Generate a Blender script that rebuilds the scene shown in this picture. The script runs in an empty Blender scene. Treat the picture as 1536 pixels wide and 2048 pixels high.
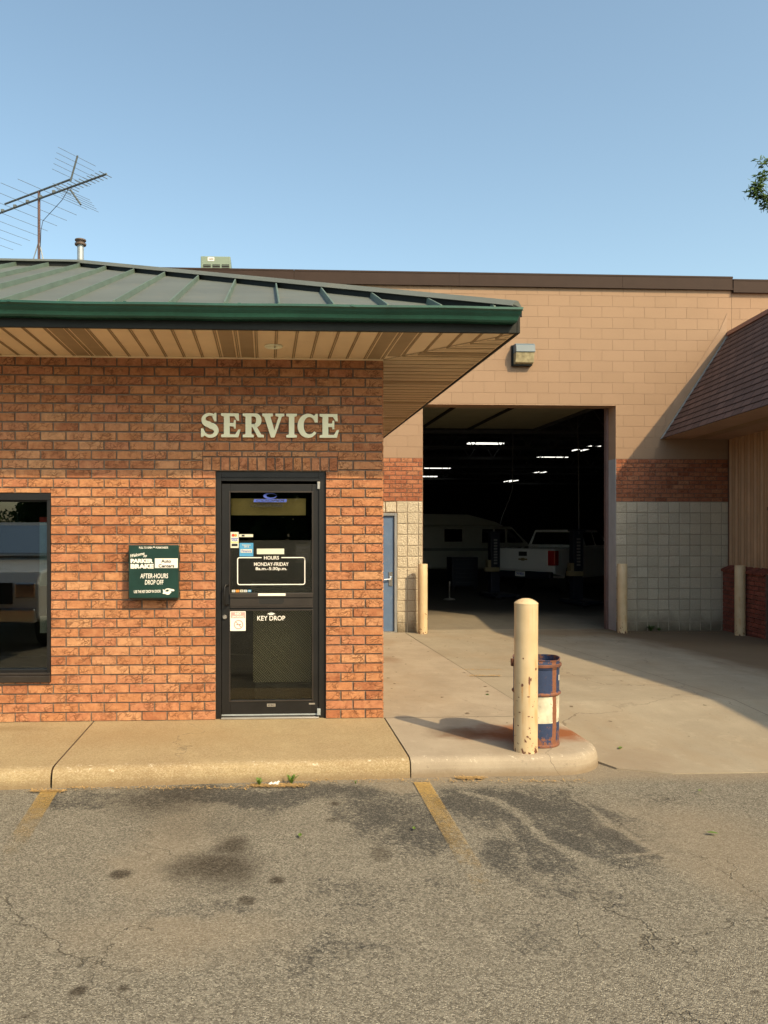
import bpy, math, random
import numpy as np
from mathutils import Vector, Matrix
random.seed(7)
C = bpy.context.scene.collection
S = bpy.context.scene
# ------------------------------------------------------------------ camera / world / sun
PX, PY, FL, YAW, EYE = 606.0, 1060.0, 1550.0, math.radians(2.8), 1.64
cam_d = bpy.data.cameras.new('camera'); cam = bpy.data.objects.new('camera', cam_d); C.objects.link(cam)
cam.location = (0, 0, EYE); cam.rotation_euler = (math.pi/2, 0, -YAW)
cam_d.sensor_width = 36; cam_d.lens = 36*FL/2048; cam_d.shift_x = (768-PX)/2048; cam_d.shift_y = (PY-1024)/2048
cam_d.clip_start = 0.05; cam_d.clip_end = 2000
S.camera = cam
SUNV = Vector((0.68, -1.0, 1.04)).normalized()
w = bpy.data.worlds.new('World'); S.world = w; w.use_nodes = True
wn = w.node_tree; wn.nodes.clear()
sky = wn.nodes.new('ShaderNodeTexSky'); sky.sky_type = 'NISHITA'; sky.sun_disc = False
sky.sun_elevation = math.asin(SUNV.z); sky.sun_rotation = math.atan2(SUNV.x, SUNV.y)
sky.air_density = 1.0; sky.dust_density = 3.0; sky.ozone_density = 1.1; sky.altitude = 200
bg = wn.nodes.new('ShaderNodeBackground'); bg.inputs['Strength'].default_value = 0.15
wo = wn.nodes.new('ShaderNodeOutputWorld')
tn = wn.nodes.new('ShaderNodeMix'); tn.data_type = 'RGBA'; tn.blend_type = 'MULTIPLY'; tn.inputs[0].default_value = 1.0; tn.inputs[7].default_value = (0.98, 1.00, 0.85, 1)
wn.links.new(sky.outputs[0], tn.inputs[6]); wn.links.new(tn.outputs[2], bg.inputs[0]); wn.links.new(bg.outputs[0], wo.inputs[0])
sd = bpy.data.lights.new('sun', 'SUN'); so = bpy.data.objects.new('sun', sd); C.objects.link(so)
sd.energy = 2.85; sd.angle = math.radians(0.6); sd.color = (1.0, 0.75, 0.44)
so.rotation_euler = SUNV.to_track_quat('Z', 'Y').to_euler(); so.location = (6, -9, 14)
S.view_settings.view_transform = 'Standard'; S.view_settings.look = 'None'
S.view_settings.exposure = 0.90; S.view_settings.gamma = 1.0
cy, sy = math.cos(YAW), math.sin(YAW)
def c2w(xc, d, z): return Vector((xc*cy+d*sy, -xc*sy+d*cy, z))          # camera-aligned metres to world
def at(px, py, Y):                                                      # survey point on the plane Y
    rx = (px-PX)/FL; k = Y/(cy-rx*sy)
    return Vector((k*(rx*cy+sy), Y, EYE+k*(PY-py)/FL))
def gnd(px, py, z=-0.13):
    d = (EYE-z)*FL/(py-PY); return c2w((px-PX)/FL*d, d, z)
# ------------------------------------------------------------------ node helpers
def newmat(name):
    m = bpy.data.materials.new(name); m.use_nodes = True; nt = m.node_tree; nt.nodes.clear()
    return m, nt
def nd(nt, t, inp=None, **props):
    n = nt.nodes.new('ShaderNode'+t)
    for k, v in props.items(): setattr(n, k, v)
    for k, v in (inp or {}).items():
        s = n.inputs[k]
        if isinstance(v, bpy.types.NodeSocket): nt.links.new(v, s)
        else: s.default_value = v
    return n
def c4(c): return tuple(c)+(1,) if len(c) == 3 else tuple(c)
def mix(nt, f, a, b, blend='MIX'):
    n = nt.nodes.new('ShaderNodeMix'); n.data_type = 'RGBA'; n.blend_type = blend; n.clamp_factor = True
    for i, v in ((0, f), (6, a), (7, b)):
        if isinstance(v, bpy.types.NodeSocket): nt.links.new(v, n.inputs[i])
        else: n.inputs[i].default_value = v if i == 0 else c4(v)
    return n.outputs[2]
def mth(nt, op, a, b=0.0, c=0.0, clamp=False):
    n = nt.nodes.new('ShaderNodeMath'); n.operation = op; n.use_clamp = clamp
    for i, v in enumerate((a, b, c)):
        if isinstance(v, bpy.types.NodeSocket): nt.links.new(v, n.inputs[i])
        else: n.inputs[i].default_value = v
    return n.outputs[0]
def rmp(nt, f, a, b, lo=0.0, hi=1.0):
    n = nd(nt, 'MapRange', {0: f, 1: a, 2: b, 3: lo, 4: hi}); return n.outputs[0]
def ramp(nt, f, stops, interp='LINEAR'):
    n = nt.nodes.new('ShaderNodeValToRGB'); nt.links.new(f, n.inputs[0]); e = n.color_ramp.elements
    n.color_ramp.interpolation = interp
    while len(e) < len(stops): e.new(0.5)
    for i, (p, c) in enumerate(stops): e[i].position = p; e[i].color = c4(c)
    return n.outputs[0]
def noise(nt, co, sc, det=4, rough=0.55, dist=0.0):
    return nd(nt, 'TexNoise', {'Vector': co, 'Scale': sc, 'Detail': det, 'Roughness': rough, 'Distortion': dist}).outputs[0]
def coord(nt, sc=(1, 1, 1), loc=(0, 0, 0), out='Object'):
    t = nd(nt, 'TexCoord'); return nd(nt, 'Mapping', {'Vector': t.outputs[out], 'Scale': sc, 'Location': loc}).outputs[0]
def finish(nt, col, rough=0.8, metal=0.0, bump=None, bstr=0.3, bdist=0.01, spec=0.5, coat=0.0, extra=None):
    b = nd(nt, 'BsdfPrincipled')
    for k, v in (('Base Color', col), ('Roughness', rough), ('Metallic', metal), ('Specular IOR Level', spec), ('Coat Weight', coat)):
        if isinstance(v, bpy.types.NodeSocket): nt.links.new(v, b.inputs[k])
        else: b.inputs[k].default_value = c4(v) if k == 'Base Color' else v
    if bump is not None:
        bm = nd(nt, 'Bump', {'Height': bump, 'Strength': bstr, 'Distance': bdist}); nt.links.new(bm.outputs[0], b.inputs['Normal'])
    o = nd(nt, 'OutputMaterial'); nt.links.new((extra or b).outputs[0], o.inputs[0]); return b
MATS = {}
def paint(name, rgb, rough=0.6, metal=0.0, var=0.12, sc=4.0, bstr=0.1, bsc=60, bdist=0.004, spec=0.5, coat=0.0, streak=0.0, dirt=None):
    m, nt = newmat(name); co = coord(nt)
    n = noise(nt, co, sc, 5, 0.6)
    lo = tuple(c*(1-var) for c in rgb); hi = tuple(min(1, c*(1+var)) for c in rgb)
    col = mix(nt, rmp(nt, n, 0.3, 0.7), lo, hi)
    if streak:
        s = noise(nt, coord(nt, (9, 9, 0.5)), 2.0, 4); col = mix(nt, rmp(nt, s, 0.5, 0.8, 0, streak), col, tuple(c*0.45 for c in rgb))
    if dirt:
        d = noise(nt, co, sc*2.3, 6, 0.7); col = mix(nt, rmp(nt, d, 0.55, 0.72, 0, dirt[1]), col, dirt[0])
    finish(nt, col, rough, metal, noise(nt, co, bsc, 3), bstr, bdist, spec, coat); MATS[name] = m; return m
# ------------------------------------------------------------------ materials
def brick_mat(name, tones, dark=0.35):
    m, nt = newmat(name)
    ti = nd(nt, 'Attribute', attribute_name='tint').outputs['Fac']
    co = coord(nt)
    n = len(tones); col = ramp(nt, ti, [(i/(n-1), t) for i, t in enumerate(tones)])
    off = nd(nt, 'CombineXYZ', {0: mth(nt, 'MULTIPLY', ti, 37.0), 1: mth(nt, 'MULTIPLY', ti, 91.0), 2: 0.0}).outputs[0]
    co2 = nd(nt, 'VectorMath', {0: co, 1: off}, operation='ADD').outputs[0]
    mott = noise(nt, co2, 26, 5, 0.65); col = mix(nt, rmp(nt, mott, 0.42, 0.66, 0, 0.42), col, tuple(0.62*c for c in tones[0]))
    light = noise(nt, co2, 14, 3, 0.5); col = mix(nt, rmp(nt, light, 0.5, 0.7, 0, 0.4), col, tuple(min(1, 1.12*c) for c in tones[-1]))
    wv = nd(nt, 'Mapping', {'Vector': co2, 'Scale': (1, 1, 1.8)}).outputs[0]
    wn_ = noise(nt, co2, 18, 2)
    wv2 = nd(nt, 'VectorMath', {0: wv, 1: nd(nt, 'CombineXYZ', {0: mth(nt, 'MULTIPLY', wn_, 0.12), 1: 0.0, 2: mth(nt, 'MULTIPLY', wn_, 0.2)}).outputs[0]}, operation='ADD').outputs[0]
    vo = nd(nt, 'TexVoronoi', {'Vector': wv2, 'Scale': 17.0}, feature='DISTANCE_TO_EDGE').outputs['Distance']
    msk = rmp(nt, noise(nt, co2, 9, 2), 0.42, 0.58)
    crack = mth(nt, 'MULTIPLY', rmp(nt, vo, 0.0, 0.11, 1, 0), msk)
    col = mix(nt, mth(nt, 'MULTIPLY', crack, dark+0.35), col, tuple(0.3*c for c in tones[0]))
    wash = noise(nt, co, 1.1, 4, 0.6); col = mix(nt, rmp(nt, wash, 0.35, 1.6, 0, 0.22), col, (0.40, 0.27, 0.17))
    h = mth(nt, 'SUBTRACT', mth(nt, 'MULTIPLY', noise(nt, co2, 55, 5, 0.7), 1.0), mth(nt, 'MULTIPLY', crack, 0.5))
    finish(nt, col, 0.9, 0, h, 0.9, 0.009, 0.25); MATS[name] = m; return m
brick_mat('brick', [(0.32, 0.118, 0.056), (0.415, 0.177, 0.080), (0.465, 0.217, 0.100), (0.42, 0.172, 0.090), (0.495, 0.262, 0.132)])
brick_mat('brick_red', [(0.24, 0.08, 0.042), (0.32, 0.115, 0.06), (0.37, 0.145, 0.075), (0.31, 0.11, 0.06), (0.40, 0.18, 0.095)])
brick_mat('brick_dark', [(0.17, 0.05, 0.035), (0.23, 0.07, 0.05), (0.28, 0.09, 0.06)])
paint('mortar', (0.175, 0.14, 0.11), 0.95, var=0.25, sc=6, bstr=0.5, bsc=150)
paint('mortar_dark', (0.13, 0.085, 0.065), 0.95, var=0.25, sc=6, bstr=0.5, bsc=150)
def block_mat(name, a, b, coarse):
    m, nt = newmat(name); co = coord(nt)
    ti = nd(nt, 'Attribute', attribute_name='tint').outputs['Fac']
    col = mix(nt, ti, a, b)
    sp = noise(nt, co, 70 if coarse else 40, 3, 0.8)
    col = mix(nt, rmp(nt, sp, 0.35, 0.65, 0, 0.55 if coarse else 0.10), col, tuple(0.62*c for c in a))
    big = noise(nt, co, 1.2, 4); col = mix(nt, rmp(nt, big, 0.4, 0.75, 0, 0.25), col, tuple(0.72*c for c in b))
    z = nd(nt, 'SeparateXYZ', {0: co}).outputs[2]
    if coarse:
        dz = mth(nt, 'ADD', z, mth(nt, 'MULTIPLY', noise(nt, co, 3.0, 4), 0.35))
        col = mix(nt, rmp(nt, dz, 0.55, 0.2, 0, 0.8), col, (0.12, 0.095, 0.06))
    h = noise(nt, co, 38 if coarse else 70, 5, 0.7)
    finish(nt, col, 0.92, 0, h, 1.0 if coarse else 0.25, 0.035 if coarse else 0.004, 0.2); MATS[name] = m
block_mat('split_block', (0.54, 0.485, 0.375), (0.68, 0.61, 0.48), True)
block_mat('painted_block', (0.285, 0.198, 0.135), (0.302, 0.21, 0.144), False)
paint('painted_joint', (0.275, 0.19, 0.13), 0.9, var=0.1)
paint('block_joint', (0.36, 0.315, 0.245), 0.95, var=0.15)
paint('coping', (0.035, 0.022, 0.018), 0.7, 0.0, 0.08, bstr=0.05, spec=0.2)
paint('roof_panel', (0.092, 0.106, 0.094), 0.6, 0.0, 0.14, 1.3, 0.08, 20, dirt=((0.16, 0.145, 0.10), 0.35))
paint('roof_seam', (0.10, 0.145, 0.115), 0.55, 0.1, 0.15)
paint('gutter_green', (0.014, 0.068, 0.048), 0.32, 0.1, 0.25, 3.0, 0.12, 12, streak=0.35)
paint('fascia_dark', (0.009, 0.011, 0.010), 0.6, 0.0, 0.2, spec=0.25)
paint('soffit_tan', (0.84, 0.66, 0.42), 0.6, 0, 0.08, 2.0, 0.03)
paint('soffit_groove', (0.36, 0.26, 0.145), 0.8, 0, 0.1)
paint('black_frame', (0.010, 0.0095, 0.0095), 0.42, 0.3, 0.25, 6, 0.04)
paint('bronze_frame', (0.032, 0.026, 0.022), 0.42, 0.3, 0.2, 6, 0.04)
paint('dark_slot', (0.006, 0.006, 0.006), 0.7)
paint('aluminium', (0.45, 0.43, 0.40), 0.35, 0.8, 0.15)
paint('galvanised', (0.34, 0.38, 0.40), 0.5, 0.5, 0.15, 14)
paint('rusty_steel', (0.13, 0.055, 0.035), 0.85, 0.1, 0.4, 20, 0.4)
paint('white_decal', (0.78, 0.76, 0.70), 0.5, var=0.03)
paint('letter_cream', (0.84, 0.85, 0.63), 0.55, 0, 0.05)
paint('sign_green', (0.008, 0.034, 0.028), 0.28, 0, 0.25, 5, 0.05, 20)
paint('decal_black', (0.01, 0.01, 0.01), 0.5)
paint('decal_blue', (0.05, 0.09, 0.42), 0.5); paint('decal_sky', (0.06, 0.27, 0.50), 0.5)
paint('decal_red', (0.55, 0.05, 0.03), 0.5); paint('decal_orange', (0.75, 0.30, 0.03), 0.5); paint('decal_yellow', (0.70, 0.62, 0.12), 0.5)
paint('decal_pink', (0.62, 0.30, 0.28), 0.5); paint('paper', (0.60, 0.60, 0.50), 0.7)
paint('valance_tan', (0.42, 0.31, 0.13), 0.8)
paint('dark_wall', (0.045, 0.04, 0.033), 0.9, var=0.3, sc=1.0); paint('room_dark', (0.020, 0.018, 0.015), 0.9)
paint('door_blue', (0.085, 0.145, 0.26), 0.42, 0, 0.1, 3, 0.08, 30, dirt=((0.25, 0.27, 0.30), 0.25))
paint('frame_grey', (0.20, 0.215, 0.23), 0.5, 0, 0.1)
paint('jamb_tan', (0.40, 0.26, 0.17), 0.8, 0, 0.08); paint('jamb_grey', (0.40, 0.40, 0.40), 0.8, 0, 0.12, 3, 0.3, 40, streak=0.3)
paint('overhead_panel', (0.30, 0.29, 0.20), 0.6, 0, 0.1)
paint('steel_beam', (0.055, 0.06, 0.065), 0.6, 0.2)
paint('car_white', (0.74, 0.74, 0.70), 0.25, 0, 0.03, coat=0.6); paint('car_silver', (0.42, 0.43, 0.44), 0.28, 0.6, 0.03, coat=0.6)
paint('camper_cream', (0.36, 0.36, 0.30), 0.35, 0, 0.04, coat=0.3); paint('camper_stripe', (0.12, 0.13, 0.11), 0.4)
paint('tyre', (0.015, 0.015, 0.015), 0.9); paint('chrome', (0.6, 0.6, 0.6), 0.15, 1.0)
paint('tail_red', (0.45, 0.02, 0.02), 0.2, coat=0.5); paint('lift_blue', (0.008, 0.011, 0.02), 0.45); paint('lift_yellow', (0.20, 0.16, 0.08), 0.6)
paint('ac_green', (0.17, 0.23, 0.18), 0.5, 0, 0.06); paint('light_grey', (0.10, 0.145, 0.18), 0.5, 0.0, 0.06)
paint('siding', (0.36, 0.23, 0.13), 0.55, 0, 0.12, 2.5, 0.05, streak=0.25); paint('trim_brown', (0.10, 0.052, 0.036), 0.6, 0, 0.15)
paint('flash_tan', (0.42, 0.28, 0.20), 0.6, 0, 0.1); paint('ridge_cap', (0.20, 0.085, 0.065), 0.5)
paint('antenna_grey', (0.10, 0.12, 0.13), 0.6, 0.2); paint('mast_brown', (0.10, 0.06, 0.06), 0.7); paint('cap_brown', (0.12, 0.09, 0.075), 0.6, 0.2)
paint('bark', (0.10, 0.075, 0.05), 0.95, 0, 0.3, 20, 0.6)
paint('dry_grass', (0.38, 0.25, 0.10), 0.95, 0, 0.3, 40); paint('soil', (0.13, 0.09, 0.055), 1.0, 0, 0.35, 30, 0.8)
paint('tree_far', (0.035, 0.05, 0.022), 1.0, 0, 0.4, 2); paint('seal_brown', (0.16, 0.10, 0.09), 0.8); paint('hose_black', (0.02, 0.02, 0.02), 0.6)
def leafmat(name, a, b):
    m, nt = newmat(name); ti = nd(nt, 'Attribute', attribute_name='tint').outputs['Fac']
    col = mix(nt, ti, a, b); b1 = nd(nt, 'BsdfPrincipled', {'Base Color': col, 'Roughness': 0.5})
    tr = nd(nt, 'BsdfTranslucent', {'Color': mix(nt, 0.5, col, (0.16, 0.22, 0.03))})
    ms = nd(nt, 'MixShader', {0: 0.3, 1: b1.outputs[0], 2: tr.outputs[0]}); o = nd(nt, 'OutputMaterial'); nt.links.new(ms.outputs[0], o.inputs[0]); MATS[name] = m
leafmat('leaf', (0.03, 0.07, 0.02), (0.09, 0.15, 0.035)); leafmat('weed', (0.07, 0.15, 0.02), (0.17, 0.27, 0.05))
def glassmat(name, tint, base=0.07, rough=0.0):
    m, nt = newmat(name)
    lw = nd(nt, 'Fresnel', {'IOR': 1.5}).outputs[0]; f = mth(nt, 'ADD', mth(nt, 'MULTIPLY', lw, 1.6), base, clamp=True)
    t = nd(nt, 'BsdfTransparent', {'Color': c4(tint)}); g = nd(nt, 'BsdfGlossy', {'Color': (0.9, 0.92, 0.9, 1), 'Roughness': rough})
    ms = nd(nt, 'MixShader', {0: f, 1: t.outputs[0], 2: g.outputs[0]}); o = nd(nt, 'OutputMaterial'); nt.links.new(ms.outputs[0], o.inputs[0]); MATS[name] = m
glassmat('glass', (0.85, 0.85, 0.78), -0.02); glassmat('window_glass', (0.66, 0.68, 0.66), 0.03); glassmat('car_glass', (0.08, 0.09, 0.09), 0.03)
def lampmat(name, col, st):
    m, nt = newmat(name); e = nd(nt, 'Emission', {'Color': c4(col), 'Strength': st}); o = nd(nt, 'OutputMaterial'); nt.links.new(e.outputs[0], o.inputs[0]); MATS[name] = m
lampmat('tube_light', (1.0, 0.97, 0.86), 1.1)
def shingle_mat():
    m, nt = newmat('shingle'); t = nd(nt, 'TexCoord').outputs['UV']
    br = nd(nt, 'TexBrick', {'Vector': t, 'Color1': (0.085, 0.052, 0.045, 1), 'Color2': (0.155, 0.092, 0.075, 1), 'Mortar': (0.03, 0.018, 0.015, 1), 'Scale': 1.0, 'Mortar Size': 0.012, 'Brick Width': 0.30, 'Row Height': 0.14, 'Bias': 0.0, 'Mortar Smooth': 0.2})
    n = noise(nt, coord(nt), 130, 3, 0.8); col = mix(nt, rmp(nt, n, 0.35, 0.7, 0, 0.4), br.outputs[0], (0.20, 0.13, 0.11))
    hh = mth(nt, 'SUBTRACT', mth(nt, 'MULTIPLY', n, 0.4), mth(nt, 'MULTIPLY', br.outputs[1], 1.0))
    finish(nt, col, 0.95, 0, hh, 0.6, 0.01, 0.2); MATS['shingle'] = m
shingle_mat()
def tread_mat():
    m, nt = newmat('tread_plate'); co = coord(nt)
    x = nd(nt, 'SeparateXYZ', {0: co}); a = mth(nt, 'MULTIPLY', mth(nt, 'ADD', x.outputs[0], x.outputs[2]), 21.0); b = mth(nt, 'MULTIPLY', mth(nt, 'SUBTRACT', x.outputs[0], x.outputs[2]), 21.0)
    ck = mth(nt, 'GREATER_THAN', mth(nt, 'SINE', mth(nt, 'MULTIPLY', a, 3.14)), 0.0)
    s1 = mth(nt, 'ABSOLUTE', mth(nt, 'SINE', mth(nt, 'MULTIPLY', a, 6.28))); s2 = mth(nt, 'ABSOLUTE', mth(nt, 'SINE', mth(nt, 'MULTIPLY', b, 6.28)))
    v = nd(nt, 'Mix', data_type='FLOAT'); nt.links.new(ck, v.inputs[0]); nt.links.new(s1, v.inputs[2]); nt.links.new(s2, v.inputs[3])
    k = rmp(nt, v.outputs[0], 0.5, 0.9)
    finish(nt, mix(nt, k, (0.045, 0.038, 0.024), (0.27, 0.24, 0.16)), 0.4, 0.4, k, 0.6, 0.003); MATS['tread_plate'] = m
tread_mat()
def bollard_mat(name='bollard_paint', tang=None, spots=()):
    m, nt = newmat(name); co = coord(nt)
    col = mix(nt, rmp(nt, noise(nt, co, 5, 4), 0.3, 0.7), (0.50, 0.38, 0.22), (0.60, 0.47, 0.29))
    z = nd(nt, 'SeparateXYZ', {0: co}).outputs[2]
    base = rmp(nt, z, 0.0, 0.16, 0.13, 0.0)
    chips = noise(nt, coord(nt, (1, 1, 0.8)), 30, 3, 0.6)
    low = rmp(nt, z, 0.15, 0.95, 0.035, -0.03)
    k = rmp(nt, mth(nt, 'ADD', chips, mth(nt, 'ADD', base, low)), 0.705, 0.725)
    streak = noise(nt, coord(nt, (30, 30, 1.2)), 1.0, 3); patch = noise(nt, co, 3.5, 2)
    sk = mth(nt, 'MULTIPLY', rmp(nt, streak, 0.54, 0.66), rmp(nt, patch, 0.46, 0.58))
    col = mix(nt, mth(nt, 'MULTIPLY', sk, 0.5), col, (0.42, 0.19, 0.05)); col = mix(nt, k, col, (0.12, 0.045, 0.025))
    if spots:
        tt = nd(nt, 'VectorMath', {0: co, 1: (*tang, 0)}, operation='DOT_PRODUCT').outputs['Value']; front = nd(nt, 'VectorMath', {0: co, 1: (tang[1], -tang[0], 0)}, operation='DOT_PRODUCT').outputs['Value']
        fm = mth(nt, 'GREATER_THAN', front, 0.0); wv = mth(nt, 'MULTIPLY', mth(nt, 'SUBTRACT', noise(nt, co, 60, 4, 0.7), 0.5), 1.4)
        for (t0, z0, rt, rz_, streak_l) in spots:
            dx = mth(nt, 'DIVIDE', mth(nt, 'SUBTRACT', tt, t0), rt); dz_ = mth(nt, 'DIVIDE', mth(nt, 'SUBTRACT', z, z0), rz_)
            d = mth(nt, 'ADD', mth(nt, 'SQRT', mth(nt, 'ADD', mth(nt, 'MULTIPLY', dx, dx), mth(nt, 'MULTIPLY', dz_, dz_))), wv)
            if streak_l:
                sm = mth(nt, 'MULTIPLY', rmp(nt, mth(nt, 'ADD', mth(nt, 'ABSOLUTE', dx), wv), 1.1, 0.4), mth(nt, 'MULTIPLY', rmp(nt, z, z0-streak_l, z0-streak_l*0.3), mth(nt, 'LESS_THAN', z, z0)))
                col = mix(nt, mth(nt, 'MULTIPLY', mth(nt, 'MULTIPLY', sm, fm), 0.6), col, (0.48, 0.23, 0.06))
            col = mix(nt, mth(nt, 'MULTIPLY', rmp(nt, d, 1.1, 0.9), fm), col, (0.13, 0.05, 0.03))
    finish(nt, col, 0.55, 0, mth(nt, 'SUBTRACT', noise(nt, co, 60, 3), k), 0.2, 0.004); MATS[name] = m
bollard_mat()
def barrel_mat():
    m, nt = newmat('barrel_paint'); co = coord(nt); s = nd(nt, 'SeparateXYZ', {0: co}); x, y, z = s.outputs
    n = noise(nt, co, 26, 6, 0.8); n2 = noise(nt, co, 45, 4, 0.7); n3 = noise(nt, co, 5, 3)
    white = mth(nt, 'MULTIPLY', mth(nt, 'GREATER_THAN', z, 0.197), mth(nt, 'LESS_THAN', z, 0.41))
    blue = mix(nt, n2, (0.008, 0.02, 0.065), (0.022, 0.045, 0.12)); wh = mix(nt, rmp(nt, n3, 0.4, 0.62), (0.60, 0.57, 0.45), (0.22, 0.22, 0.18))
    col = mix(nt, white, blue, wh)
    xa = mth(nt, 'ADD', x, mth(nt, 'MULTIPLY', mth(nt, 'SUBTRACT', n3, 0.5), 0.03))
    stripe = mth(nt, 'MULTIPLY', mth(nt, 'GREATER_THAN', xa, 0.072), mth(nt, 'LESS_THAN', xa, 0.112))
    stripe = mth(nt, 'MULTIPLY', stripe, mth(nt, 'LESS_THAN', y, 0.0))
    rim = rmp(nt, mth(nt, 'ABSOLUTE', mth(nt, 'SUBTRACT', z, 0.425)), 0.006, 0.02, 0.16, 0)
    rim2 = rmp(nt, z, 0.62, 0.70, 0, 0.12); rim3 = rmp(nt, z, 0.0, 0.16, 0.18, 0.0)
    r = rmp(nt, mth(nt, 'ADD', n, mth(nt, 'ADD', rim, mth(nt, 'ADD', rim2, rim3))), 0.60, 0.63)
    r = mth(nt, 'MAXIMUM', r, stripe)
    rust = mix(nt, n2, (0.10, 0.035, 0.02), (0.27, 0.11, 0.055))
    finish(nt, mix(nt, r, col, rust), 0.7, 0, n2, 0.4, 0.004); MATS['barrel_paint'] = m
barrel_mat()
def asphalt_mat():
    m, nt = newmat('asphalt'); co = coord(nt)
    A = nd(nt, 'Attribute', attribute_name='wear').outputs['Color']; s = nd(nt, 'SeparateColor', {0: A}); dark, oil, sand = s.outputs
    v = nd(nt, 'TexVoronoi', {'Vector': co, 'Scale': 165.0}); vr = nd(nt, 'SeparateColor', {0: v.outputs['Color']}).outputs[0]
    v2 = nd(nt, 'TexVoronoi', {'Vector': co, 'Scale': 62.0}); vr2 = nd(nt, 'SeparateColor', {0: v2.outputs['Color']}).outputs[1]
    fine = noise(nt, co, 260, 3, 0.8)
    stone = ramp(nt, vr, [(0, (0.06, 0.053, 0.042)), (0.35, (0.18, 0.16, 0.125)), (0.65, (0.29, 0.265, 0.205)), (1.0, (0.62, 0.57, 0.45))])
    stone = mix(nt, rmp(nt, vr2, 0.72, 0.95, 0, 0.55), stone, (0.42, 0.38, 0.30))
    stone = mix(nt, rmp(nt, fine, 0.4, 0.62, 0, 0.5), stone, (0.11, 0.098, 0.078))
    stone = mix(nt, 0.22, stone, (0.245, 0.22, 0.17)); stone = mix(nt, 1.0, stone, (0.76, 0.785, 0.82), 'MULTIPLY')
    midn = noise(nt, co, 7, 6, 0.7); stone = mix(nt, rmp(nt, midn, 0.42, 0.7, 0, 0.35), stone, (0.12, 0.11, 0.088))
    seal = mix(nt, rmp(nt, vr, 0.55, 0.95, 0, 0.5), (0.036, 0.036, 0.034), (0.17, 0.165, 0.145))
    dn = mth(nt, 'ADD', dark, mth(nt, 'MULTIPLY', mth(nt, 'SUBTRACT', noise(nt, co, 30, 6, 0.9), 0.5), 2.2))
    col = mix(nt, rmp(nt, dn, 0.32, 0.62, 0, 0.92), stone, seal)
    col = mix(nt, mth(nt, 'MULTIPLY', sand, 0.75), col, mix(nt, fine, (0.20, 0.16, 0.11), (0.34, 0.28, 0.20)))
    on = mth(nt, 'MULTIPLY', oil, rmp(nt, noise(nt, co, 40, 4, 0.7), 0.25, 0.6, 0.45, 1.0), clamp=True)
    col = mix(nt, mth(nt, 'MULTIPLY', on, 0.88), col, (0.034, 0.026, 0.018))
    grit = noise(nt, co, 75, 3, 0.9); col = mix(nt, mth(nt, 'MULTIPLY', mth(nt, 'MULTIPLY', rmp(nt, grit, 0.52, 0.6), oil), 0.9, clamp=True), col, (0.018, 0.014, 0.010))
    # cracks
    cw = nd(nt, 'VectorMath', {0: co, 1: nd(nt, 'CombineXYZ', {0: mth(nt, 'MULTIPLY', noise(nt, co, 2.5, 5), 0.9), 1: mth(nt, 'MULTIPLY', noise(nt, coord(nt, (1, 1, 1), (5, 9, 0)), 2.5, 5), 0.9), 2: 0.0}).outputs[0]}, operation='ADD').outputs[0]
    cr = nd(nt, 'TexVoronoi', {'Vector': cw, 'Scale': 0.8}, feature='DISTANCE_TO_EDGE').outputs['Distance']
    crk = mth(nt, 'MULTIPLY', rmp(nt, cr, 0.0006, 0.0036, 1, 0), rmp(nt, noise(nt, coord(nt, (1, 1, 1), (3, 1, 0)), 0.7, 2), 0.49, 0.58))
    col = mix(nt, mth(nt, 'MULTIPLY', crk, 0.55), col, (0.035, 0.03, 0.022))
    h = mth(nt, 'SUBTRACT', mth(nt, 'MULTIPLY', mth(nt, 'SUBTRACT', 1.0, v.outputs['Distance']), mth(nt, 'SUBTRACT', 1.0, mth(nt, 'MULTIPLY', dark, 0.6))), mth(nt, 'MULTIPLY', crk, 1.5))
    finish(nt, col, 0.9, 0, h, 0.75, 0.006, 0.25); MATS['asphalt'] = m
asphalt_mat()
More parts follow.
